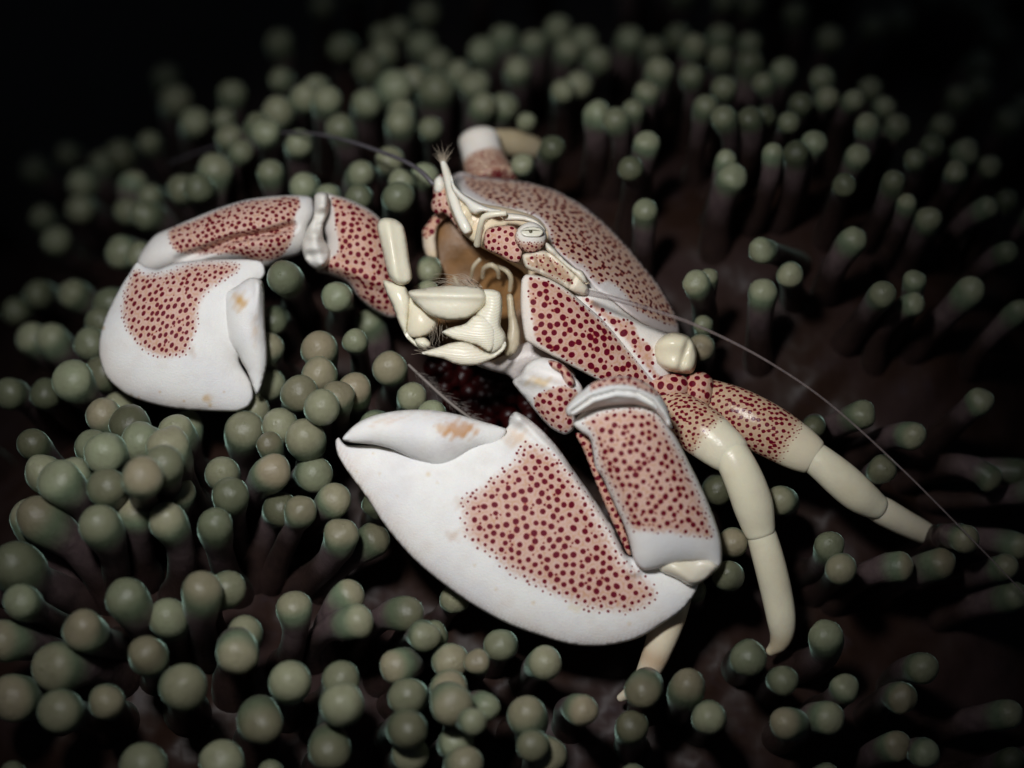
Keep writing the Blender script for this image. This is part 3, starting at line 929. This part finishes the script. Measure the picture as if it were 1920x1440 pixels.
# --- hairs
def hairs(name, list_, mat, parent, r=0.5):
    V, F, n = [], [], 0
    for st in list_:
        s, _ = spline(st, 9)
        c = P(s[:, 0], s[:, 1], s[:, 2])
        q = np.linspace(0, 1, len(c))
        for i, (p, w) in enumerate(zip(c, q)):
            rr = r / 100 * (1 - 0.8 * w)
            V += [p + rr * RIGHT, p + rr * UP * 0.9 - rr * RIGHT * 0.5, p - rr * UP * 0.9 - rr * RIGHT * 0.5 - FWD * rr]
            if i:
                b = n + 3 * i
                for k in range(3):
                    l = (k + 1) % 3
                    F.append((b - 3 + k, b - 3 + l, b + l, b + k))
        n += 3 * len(c)
    o = make_mesh(name, np.array(V), F, mat, None, parent, CRAB_BASE)
    o['kind'] = 'stuff'
    return o
rr = random.Random(4)
tuft = []
for k in range(80):
    a = rr.uniform(-0.6, 0.5)
    L = rr.uniform(14, 46) if k % 4 == 0 else rr.uniform(12, 28)
    x0, y0 = 831 + rr.uniform(-5, 5), 306 + rr.uniform(-4, 3)
    tuft.append([(x0, y0, 0.18), (x0 + L * 0.5 * math.sin(a), y0 - L * 0.5 * math.cos(a), 0.2), (x0 + L * math.sin(a * 1.4), y0 - L * math.cos(a * 1.2), 0.2 + rr.uniform(-.1, .1))])
hairs('hair_tuft', tuft, HAIR, crab, 0.5)

# --- feeding limbs (third maxillipeds)
mx = shell('maxilliped', [(707,424),(712,412),(722,408),(741,411),(756,423),(762,445),(767,482),(773,520),(766,531),(748,534),(730,520),(717,470),(711,445)], plane(1.0, 740, 470, 0.0, 0.15), CREAM, crab,
           thick=0.24, back=0.28, res=4, pig=IVORY, hmod=lambda x, y: 0.07 * np.exp(-((x - 735 - (y - 470) * 0.15) / 9) ** 2))
mx['label'] = 'ivory folded feeding limb on the left of the mouth'
shell('limb_segment', [(719,526),(740,530),(757,534),(766,549),(770,565),(765,602),(764,624),(778,638),(798,652),(785,653),(766,638),(750,611),(737,576),(724,547)], plane(0.95, 755, 580, 0.1, 0.1), CREAM, mx,
      thick=0.20, res=4, pig=IVORY)
shell('limb_segment', [(766,555),(783,560),(805,580),(821,600),(815,620),(799,631),(776,634),(762,626),(764,590)], plane(0.95, 790, 600, 0.1, 0.1), CREAM, mx, thick=0.26, res=4, pig=(0.80, 0.73, 0.55))
shell('limb_segment', [(778,636),(797,633),(808,644),(806,652),(794,654),(782,648)], plane(1.15, 795, 643), CREAM, mx, thick=0.14, res=3.5, pig=IVORY)
mx2 = shell('maxilliped', [(766,546),(790,541),(812,538),(850,535),(887,537),(908,544),(914,560),(906,574),(893,586),(878,597),(855,600),(830,599),(803,589),(784,572),(769,558)], plane(1.45, 845, 565, 0.1, 0.15), CREAM, crab,
            thick=0.26, res=4, pig=(0.83, 0.79, 0.64), hmod=lambda x, y: 0.10 * np.exp(-((y - 553 - (x - 840) * 0.03) / 8) ** 2))
mx2['label'] = 'ivory feeding limb folded across below the mouth with feathered ends'
shell('limb_segment', [(900,545),(925,543),(938,549),(942,566),(941,588),(939,610),(947,625),(948,640),(938,655),(920,664),(905,655),(897,640),(890,612),(893,588),(908,570)], plane(1.50, 920, 600, 0.0, 0.1), RIDGED, mx2, thick=0.24, res=4,
      pig=(0.83, 0.79, 0.64))
shell('fan', [(829,623),(838,617),(850,613),(872,607),(890,592),(912,592),(928,610),(930,640),(918,660),(897,649),(869,641),(846,634)], plane(1.66, 885, 630, 0.05, 0.1), RIDGED, mx2, thick=0.14, res=4, pig=(0.84, 0.79, 0.64))
shell('fan', [(791,662),(805,656),(822,651),(845,643),(866,641),(884,645),(906,658),(922,663),(936,655),(947,640),(949,650),(941,661),(925,672),(897,684),(859,684),(831,673),(803,667)], plane(1.72, 870, 663, 0.05, 0.1), RIDGED, mx2, thick=0.13, res=4,
      pig=(0.83, 0.77, 0.62))
shell('exopod', [(950,553),(957,550),(963,556),(966,580),(972,605),(976,622),(974,650),(962,666),(948,667),(947,648),(953,612),(951,580)], plane(1.15, 962, 610), MEMBRANE, mx2, thick=0.10, res=4)
seta = []
for k in range(34):
    x0, y0 = 865 + rr.uniform(0, 40), 540 + rr.uniform(-2, 2)
    L = rr.uniform(35, 80)
    a = rr.uniform(2.5, 3.1)
    seta.append([(x0, y0, 1.5), (x0 + L * .5 * math.cos(a), y0 - L * .5 * math.sin(a) - 6, 1.45), (x0 + L * math.cos(a), y0 - L * .7 * math.sin(a) + rr.uniform(-5, 12), 1.35)])
for k in range(30):
    x0, y0 = 800 + rr.uniform(0, 30), 655 + rr.uniform(-3, 8)
    a = rr.uniform(2.6, 3.6)
    L = rr.uniform(14, 34)
    seta.append([(x0, y0, 1.6), (x0 + L * .5 * math.cos(a), y0 - L * .5 * math.sin(a), 1.6), (x0 + L * math.cos(a), y0 - L * math.sin(a) - 3, 1.6)])
for k in range(16):
    x0, y0 = 815 + rr.uniform(-10, 25), 600 + rr.uniform(0, 10)
    seta.append([(x0, y0, 1.1), (x0 + rr.uniform(-4, 6), y0 + 22, 1.2), (x0 + rr.uniform(-8, 10), y0 + rr.uniform(30, 48), 1.25)])
hairs('seta', seta, HAIR, mx2, 0.5)

# --- underside
shell('sternum', [(893,684),(925,675),(946,665),(977,645),(1000,640),(1030,655),(1060,680),(1080,705),(1060,720),(1020,700),(990,690),(985,700),(968,716),(951,704),(916,694)], plane(0.75, 970, 680, 0.0, 0.0), STERNUM, crab, thick=0.22, res=5)
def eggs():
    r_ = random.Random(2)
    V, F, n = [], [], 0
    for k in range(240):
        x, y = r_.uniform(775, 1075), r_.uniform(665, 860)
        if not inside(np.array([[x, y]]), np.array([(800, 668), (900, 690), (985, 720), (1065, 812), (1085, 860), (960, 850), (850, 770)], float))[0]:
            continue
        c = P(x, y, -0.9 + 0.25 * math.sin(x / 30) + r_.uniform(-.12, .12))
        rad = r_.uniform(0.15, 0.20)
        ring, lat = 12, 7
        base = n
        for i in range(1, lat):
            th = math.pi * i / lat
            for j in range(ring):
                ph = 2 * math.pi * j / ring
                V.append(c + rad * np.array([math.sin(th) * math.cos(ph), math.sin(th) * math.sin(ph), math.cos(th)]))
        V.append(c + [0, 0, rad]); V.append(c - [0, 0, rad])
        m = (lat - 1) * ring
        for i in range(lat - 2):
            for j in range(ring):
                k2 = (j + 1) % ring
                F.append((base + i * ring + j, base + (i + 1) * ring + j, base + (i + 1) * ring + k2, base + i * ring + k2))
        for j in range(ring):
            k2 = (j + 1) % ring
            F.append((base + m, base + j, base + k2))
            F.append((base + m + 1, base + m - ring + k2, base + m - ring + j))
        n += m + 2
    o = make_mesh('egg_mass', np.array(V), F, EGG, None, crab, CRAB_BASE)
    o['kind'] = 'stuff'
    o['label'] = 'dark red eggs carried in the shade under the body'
eggs()
feather = tube('feather_limb', [(766,684,0.4,2.5),(800,716,0.45,3),(840,752,0.5,3.2),(885,786,0.5,2.8),(930,812,0.4,2.2)], FEATHER, crab, seg=8)
fh = []
for k in range(110):
    q = rr.random()
    x0, y0 = 775 + 150 * q, 693 + 118 * q ** 0.95
    a = rr.choice((0.15, 1.35)) + rr.uniform(-.15, .15)
    L = rr.uniform(14, 30)
    fh.append([(x0, y0, 0.47), (x0 + L * .5 * math.cos(a), y0 + L * .5 * math.sin(a), 0.45), (x0 + L * math.cos(a), y0 + L * math.sin(a), 0.4)])
hairs('barb', fh, FEATHER, feather, 0.45)

# --- near claw
NEAR_ZONE = [(985,826),(958,861),(925,886),(892,912),(865,932),(861,973),(865,1004),(883,1025),(917,1046),(950,1076),(988,1096),(1042,1123),(1100,1147),(1146,1154),(1196,1150),(1235,1122),(1228,1092),
             (1200,1068),(1178,1052),(1150,1004),(1117,946),(1083,896),(1050,855),(1020,832)]
PALM = [(629,826),(635,820),(646,833),(656,835),(700,836),(730,842),(760,846),(800,838),(860,822),(915,812),(944,806),(953,798),(955,782),(966,772),(983,779),(1017,807),(1050,844),(1079,886),
        (1112,932),(1150,990),(1175,1040),(1200,1046),(1235,1042),(1283,1046),(1309,1078),(1307,1104),(1283,1140),(1242,1170),(1192,1198),(1133,1211),(1071,1209),(1017,1194),(954,1171),(892,1138),(829,1094),(775,1048),(725,990),
        (683,927),(650,882),(632,850)]
def palm_pig(x, y, c):
    q = np.c_[x, y]
    edge = seg_dist(q, np.array([(629,826),(650,882),(683,927),(725,990),(775,1048),(829,1094),(892,1138),(954,1171),(1017,1194),(1071,1209),(1133,1211),(1192,1198),(1242,1170)], float), False)
    c = tint(c, 0.35 * np.clip(1 - edge / 60, 0, 1) * (0.6 + 0.4 * np.sin(x / 9) * np.sin(y / 7)), (0.70, 0.54, 0.46))
    c = tint(c, 0.40 * np.clip(1.3 - edge / 16, 0, 1) * (np.sin(x * 0.75 + 0.3 * y) > 0), (0.62, 0.50, 0.42))
    c = tint(c, 0.55 * blotch(x, y, 862, 943, 14, 12, 1), (0.60, 0.44, 0.33))
    c = tint(c, 0.55 * blotch(x, y, 850, 1004, 17, 12, 2), (0.60, 0.44, 0.33))
    c = tint(c, 0.6 * blotch(x, y, 968, 822, 26, 18, 3), (0.66, 0.43, 0.24))
    c = tint(c, 0.4 * blotch(x, y, 1080, 1140, 16, 8, 4), (0.74, 0.60, 0.30))
    for (sx, sy, sr) in ((712, 888, 3), (803, 889, 5), (668, 884, 3), (745, 930, 2.5), (1000, 1130, 4), (930, 1105, 3), (1180, 1170, 4), (820, 905, 2.5), (700, 850, 2.5), (890, 1060, 3)):
        c = tint(c, 0.5 * np.clip(1.4 - np.hypot(x - sx, y - sy) / sr, 0, 1), (0.68, 0.50, 0.26))
    return c
def palm_hm(x, y):
    h = -0.10 * np.exp(-((x - 965) ** 2 + (y - 810) ** 2) / 500) + 0.20 * np.exp(-((x - 970) ** 2 + (y - 785) ** 2) / 260)
    # the raised lip along the inner edge
    l = seg_dist(np.c_[x, y], np.array([(985,782),(1050,846),(1112,934),(1150,992),(1188,1062)], float), False)
    h += 0.10 * np.exp(-((l - 10) / 9) ** 2)
    # shallow hollow below the finger's root
    h += -0.10 * np.exp(-(((x - 900) / 34) ** 2 + ((y - 880) / 22) ** 2))
    return h
claw = shell('claw', PALM, plane(1.80, 950, 990, 0.04, 0.07), SHELL, crab, thick=0.56, back=0.45, p=0.60, res=3.6, pig=WHITE, pigfn=palm_pig, hmod=palm_hm,
             spots=dict(zone=NEAR_ZONE, sp=0.139, frac=0.385, seed=41, soft=34))
claw['label'] = 'big near claw, white rim and red-spotted palm, in front of the body'
def finger_pig(x, y, c):
    c = tint(c, 1.5 * blotch(x, y, 858, 806, 32, 16, 2.2), (0.55, 0.24, 0.03))
    c = tint(c, 0.7 * blotch(x, y, 825, 800, 12, 8, 5), (0.66, 0.38, 0.14))
    c = tint(c, 0.45 * np.clip(1 - seg_dist(np.c_[x, y], np.array([(690,798),(760,781),(830,784),(900,803)], float), False) / 12, 0, 1) * np.clip(np.sin(x / 7.3 + 2 * np.sin(y / 5)) * np.sin(y / 3.1 + x / 11) + 0.25, 0, 1), (0.66, 0.38, 0.20))
    c = tint(c, 0.35 * blotch(x, y, 842, 838, 30, 20, 6), (0.60, 0.55, 0.56))
    return c
shell('movable_finger', [(642,824),(654,807),(675,790),(708,777),(758,769),(808,769),(858,777),(904,790),(938,800),(950,806),(944,822),(929,839),(908,837),(883,847),(850,869),(825,876),(779,862),(737,843),(700,833.5),(662,830)],
      plane(1.86, 800, 820, -0.03, 0.02), SHELL, claw, thick=0.38, back=0.4, p=0.72, res=4.5, pig=WHITE, pigfn=finger_pig)
wrist_zone = [(1090,792),(1120,772),(1160,764),(1200,764),(1228,774),(1250,800),(1275,840),(1297,885),(1318,930),(1334,975),(1340,1012),(1300,1010),(1250,1004),(1215,1002),(1184,998),(1166,968),(1150,935),(1135,905),(1120,878),(1114,846),(1106,815)]
wrist = shell('wrist', [(1075,794),(1090,776),(1108,768),(1142,759),(1192,757),(1225,765),(1246,790),(1267,819),(1287,857),(1312,907),(1331,950),(1347,994),(1353,1023),(1353,1055),(1346,1066),(1333,1058),(1287,1054),(1246,1063),(1207,1069),(1190,1054),
              (1180,1015),(1171,986),(1154,948),(1142,923),(1129,894),(1117,878),(1112,848),(1106,822),(1090,810)], plane(2.36, 1220, 910, -0.10, 0.0), SHELL, claw, thick=0.55, back=0.5, p=0.55, res=3.6, pig=(0.82, 0.80, 0.76),
      spots=dict(zone=wrist_zone, sp=0.127, frac=0.39, seed=51, soft=20))
shell('wrist_fold', [(1079,813),(1095,812),(1108,822),(1118,872),(1135,905),(1158,955),(1176,1000),(1184,1040),(1178,1042),(1160,1005),(1142,965),(1121,915),(1094,845)], plane(2.0, 1130, 910), SHELL, claw, thick=0.16, res=3.4,
      pig=(0.62, 0.46, 0.34), spots=dict(sp=0.12, frac=0.36, seed=55, soft=5))
shell('wrist_joint', [(1228,1056),(1262,1046),(1300,1044),(1335,1050),(1348,1062),(1334,1078),(1312,1094),(1294,1098),(1268,1084),(1240,1072)], plane(2.25, 1300, 1070), CREAM, claw, thick=0.25, res=4, pig=(0.82, 0.76, 0.62),
      hmod=lambda x, y: 0.05 * np.sin((x - y) / 14))
def collar_hm(x, y):
    q = seg_dist(np.c_[x, y], np.array([(1072,772),(1110,745),(1155,733),(1195,737),(1225,756),(1248,790)], float), False)
    return 0.12 * np.exp(-((q - 6) / 6) ** 2) - 0.10 * np.exp(-((q - 0) / 4) ** 2)
shell('wrist_collar', [(1060,768),(1075,748),(1092,733),(1112,717),(1154,705),(1192,709),(1225,727),(1250,761),(1260,802),(1252,800),(1243,786),(1225,768),(1192,758),(1142,760),(1108,767),(1080,778),(1066,780)], plane(2.72, 1160, 745, -0.1, 0.0), SHELL, claw,
      thick=0.30, back=0.5, res=3.4, pig=(0.85, 0.84, 0.80), hmod=collar_hm,
      spots=dict(sp=0.125, frac=0.34, seed=61, soft=5, zone=[(1108,716),(1154,704),(1192,708),(1226,727),(1240,745),(1215,737),(1180,724),(1140,724),(1105,735)]))
shell('upper_arm', [(961,715),(975,702),(988,683),(1009,671),(1034,673),(1057,684),(1073,702),(1090,722),(1094,740),(1076,764),(1080,790),(1074,808),(1058,815),(1033,803),(1006,775),(985,748),(970,730)], plane(1.55, 1025, 740, 0.3, 0.0), SHELL, claw,
      thick=0.50, back=0.4, p=0.55, res=3.4, pig=(0.85, 0.82, 0.78), hmod=lambda x, y: 0.10 * np.sin((y - x * 0.4) / 8) * np.exp(-((y - 705) / 25.0) ** 2),
      pigfn=lambda x, y, c: tint(c, 0.8 * blotch(x, y, 1012, 716, 26, 10, 1), (0.66, 0.48, 0.24)),
      spots=dict(sp=0.125, frac=0.38, seed=66, soft=6, zone=[(1000,745),(1030,728),(1060,722),(1085,735),(1074,765),(1076,800),(1058,812),(1033,800),(1006,772)]))
shell('arm_socket', [(1028,676),(1050,680),(1070,698),(1078,718),(1072,728),(1062,722),(1050,700),(1034,690)], plane(1.95, 1055, 700, 0.2), SHELL, claw, thick=0.2, res=3.0, pig=(0.82, 0.72, 0.66), spots=dict(sp=0.13, frac=0.38, seed=68, soft=4))

# --- far claw
FAR_ZONE = [(252,500),(275,509),(310,507),(347,493),(407,486),(455,495),(447,512),(413,535),(393,549),(377,577),(373,613),(362,645),(348,668),(303,674),(263,655),(236,622),(225,583),(230,543),(241,515)]
def far_pig(x, y, c):
    e = seg_dist(np.c_[x, y], np.array([(187,670),(200,707),(233,737),(270,753),(320,765),(393,770)], float), False)
    c = tint(c, 0.3 * np.clip(1 - e / 40, 0, 1), (0.70, 0.56, 0.46))
    c = tint(c, 0.8 * blotch(x, y, 389, 746, 10, 9, 1), (0.64, 0.44, 0.22))
    for (sx, sy, sr) in ((246, 741, 3.5), (294, 762, 3.5), (394, 760, 4), (193, 615, 4), (300, 735, 2.5), (420, 735, 2.5), (345, 752, 2.5), (260, 745, 2.5)):
        c = tint(c, 0.7 * np.clip(1.4 - np.hypot(x - sx, y - sy) / sr, 0, 1), (0.60, 0.40, 0.18))
    c = tint(c, 0.6 * blotch(x, y, 360, 658, 8, 13, 2), (0.58, 0.44, 0.34))
    return c
claw2 = shell('claw', [(257,492),(240,516),(223,543),(197,597),(186,640),(187,672),(200,707),(233,737),(270,753),(320,765),(393,771),(443,771),(467,760),(475,743),(470,715),(455,690),(449,674),(458,640),(462,603),(464,560),(472,535),(484,526),(492,522),(497,512),(492,493),
               (473,487),(427,486),(373,488),(327,494),(295,505),(275,500)], plane(0.20, 330, 640, 0.06, 0.08), SHELL, crab, thick=0.58, back=0.4, p=0.58, res=2.3, pig=WHITE, pigfn=far_pig,
              spots=dict(zone=FAR_ZONE, sp=0.089, frac=0.39, seed=71, soft=20, axis=0.8 * UP + 0.45 * RIGHT, stretch=1.5))
claw2['label'] = 'far claw held out to the left with a white fringe and red-spotted palm'
shell('movable_finger', [(420,560),(424,548),(443,537),(468,521),(490,525),(496,545),(497,600),(501,650),(501,680),(494,713),(485,737),(479,738),(473,722),(464,698),(452,677),(446,664),(427,638),(422,603)], plane(0.50, 460, 620, 0.05, 0.0), SHELL, claw2, thick=0.42, res=4,
      back=0.3, p=0.72, pig=WHITE, hmod=lambda x, y: 0.18 * np.exp(-((x - 484) / 9) ** 2) * np.clip((600 - y) / 60, 0, 1),
      pigfn=lambda x, y, c: tint(tint(c, 1.0 * blotch(x, y, 450, 565, 15, 18, 3), (0.60, 0.36, 0.12)), 0.5 * blotch(x, y, 478, 620, 7, 30, 2), (0.70, 0.50, 0.32)))
shell('wrist', [(257,497),(262,478),(275,458),(292,440),(320,427),(360,410),(410,390),(460,375),(510,368),(560,366),(585,372),(590,403),(581,425),(575,455),(562,477),(527,488),(497,502),(470,492),(427,492),(373,496),(327,503),(290,512),(268,510)], plane(-0.55, 420, 440, 0.05, 0.05), SHELL, claw2,
      thick=0.80, back=0.6, p=0.55, res=2.6, pig=(0.82, 0.79, 0.75),
      hmod=lambda x, y: -0.32 * np.exp(-((seg_dist(np.c_[x, y], np.array([(330,486),(380,472),(440,448),(500,438),(548,424)], float), False)) / 8) ** 2) * np.clip((x - 320) / 60, 0, 1),
      spots=dict(sp=0.102, frac=0.39, seed=81, soft=8, zone=[(314,432),(360,412),(410,391),(460,376),(510,369),(560,367),(566,385),(556,405),(552,445),(540,470),(525,486),(480,492),(440,480),(390,478),(345,478),(325,470)]))
shell('elbow_joint', [(590,366),(600,360),(615,364),(616,395),(606,420),(606,445),(618,470),(612,500),(592,505),(574,490),(566,462),(576,430),(588,405)], plane(-0.05, 592, 430), SHELL, claw2, thick=0.40, res=4, pig=(0.80, 0.77, 0.70),
      hmod=lambda x, y: 0.05 * np.sin(y / 9.5 + x / 14) + 0.05 * np.sin(x / 6.0 - y / 21) + 0.04 * np.sin(y / 4.1 + 1.0))
shell('upper_arm', [(604,362),(630,366),(665,378),(700,398),(725,425),(742,470),(750,530),(752,590),(735,597),(705,585),(675,562),(650,530),(615,515),(592,508),(604,480),(612,450),(604,425),(612,395)], plane(-0.6, 670, 470, -0.1, 0.0), SHELL, claw2, thick=0.75, back=0.6, p=0.55,
      res=3.2, pig=(0.70, 0.64, 0.58), hmod=lambda x, y: 0.10 * np.exp(-((y - 505 - (x - 640) * 0.35) / 12) ** 2),
      spots=dict(sp=0.122, frac=0.40, seed=85, soft=8, zone=[(622,368),(665,380),(700,400),(725,425),(744,470),(752,530),(752,590),(735,594),(705,583),(675,560),(650,528),(615,512),(596,505),(612,488),(632,470),(628,430),(624,400)]))

# --- walking legs
def leg_dark(t, c):
    return c
LEGC = (0.84, 0.78, 0.58)
la = tube('walking_leg', [(1240,768,0.9,44),(1275,782,1.15,50),(1315,808,1.4,52),(1345,832,1.52,48),(1366,848,1.58,44),(1376,856,1.6,40)], CREAM, crab, deep=0.75, step=2.8, seg=110, cap=(0.4, 0.35), pig=(0.80, 0.74, 0.56),
          spots=dict(range=(-1, 2.6), soft=0.5, sp=0.088, frac=0.39, seed=91))
la['label'] = 'bent cream walking leg nearest the big claw'
tube('shin', [(1370,850,1.62,37),(1385,878,1.65,39),(1400,912,1.6,41),(1413,950,1.5,41),(1422,985,1.4,35),(1426,1000,1.38,31)], CREAM, la, deep=0.85, pig=LEGC, cap=(0.6, 0.4))
tube('foot', [(1422,985,1.36,27),(1430,1010,1.32,31),(1444,1060,1.2,32.5),(1457,1115,1.0,32),(1465,1160,0.85,30),(1466,1188,0.72,25),(1459,1208,0.6,19),(1446,1220,0.5,11)], CREAM, la, deep=0.9, pig=LEGC, cap=(0.4, 0.8),
     pigfn=lambda t, c: tint(c, np.clip((t - 4.6) / 1.0, 0, 0.6), (0.55, 0.42, 0.25)))
lb = tube('walking_leg', [(1318,742,0.55,38),(1370,768,0.75,50),(1410,790,0.85,54),(1450,812,0.9,53),(1490,836,0.95,48),(1512,849,0.98,43),(1525,857,0.99,38)], CREAM, crab, deep=0.75, step=2.8, seg=110, cap=(0.4, 0.25), pig=(0.76, 0.68, 0.50),
          spots=dict(range=(-1, 3.9), soft=0.6, sp=0.090, frac=0.40, seed=95))
lb['label'] = 'straight spotted walking leg reaching out to the right'
tube('shin', [(1516,850,0.98,32),(1545,872,1.0,35),(1578,900,0.95,38),(1608,926,0.85,37),(1634,944,0.7,31),(1645,950,0.65,27)], CREAM, lb, deep=0.85, pig=LEGC, cap=(0.4, 0.6))
tube('foot', [(1628,944,0.6,24),(1655,958,0.5,29),(1695,980,0.25,27),(1735,1000,-0.1,23),(1760,1014,-0.35,16)], CREAM, lb, deep=0.9, pig=(0.80, 0.72, 0.54), cap=(0.4, 0.8))
lc = tube('walking_leg', [(1262,1120,1.25,38),(1252,1160,1.4,36),(1238,1205,1.45,31),(1220,1250,1.35,26),(1198,1285,1.1,18),(1165,1308,0.8,9)], CREAM, crab, deep=0.9, pig=(0.78, 0.68, 0.50), cap=(0.4, 0.8),
          pigfn=lambda t, c: tint(c, 0.55 * np.exp(-((t - 1.0) / 0.25) ** 2) + 0.6 * np.exp(-((t - 2.6) / 0.35) ** 2), (0.46, 0.28, 0.13)))
lc['label'] = 'leg tip poking out from under the big claw'
ld = tube('walking_leg', [(898,262,-2.6,42),(903,285,-2.5,41),(912,315,-2.3,46),(925,345,-2.0,52)], CREAM, crab, deep=0.85, step=2.8, seg=110, cap=(0.5, 0.1), pig=(0.84, 0.79, 0.72),
          spots=dict(range=(1.35, 9), soft=0.4, sp=0.075, frac=0.40, seed=99))
ld['label'] = 'raised white knee of the far leg behind the back shield'
tube('shin', [(930,262,-3.0,22),(960,268,-3.3,28),(990,275,-3.6,26),(1005,280,-3.8,22)], CREAM, ld, deep=0.9, pig=(0.52, 0.42, 0.26), cap=(0.4, 0.4))
shell('leg_socket', [(1225,655),(1232,640),(1246,628),(1265,623),(1290,630),(1304,650),(1306,680),(1298,699),(1276,700),(1250,694),(1232,682)], plane(0.95, 1265, 660), CREAM, crab, thick=0.40, res=4, pig=(0.82, 0.75, 0.55),
      hmod=lambda x, y: -0.08 * np.exp(-((x - 1285 + (y - 660) * 0.3) / 6) ** 2) + 0.05 * np.sin(y / 9))
shell('leg_socket', [(1210,720),(1235,706),(1270,700),(1290,712),(1292,735),(1275,752),(1245,756),(1222,742)], plane(0.85, 1255, 728), SHELL, crab, thick=0.35, res=3.2, pig=(0.84, 0.76, 0.66), spots=dict(sp=0.17, frac=0.38, seed=103, soft=5))
shell('leg_socket', [(1285,708),(1300,698),(1325,700),(1338,715),(1334,760),(1312,778),(1290,765),(1282,738)], plane(0.75, 1310, 735), SHELL, crab, thick=0.35, res=3.2, pig=(0.70, 0.62, 0.44), spots=dict(sp=0.16, frac=0.36, seed=107, soft=5))
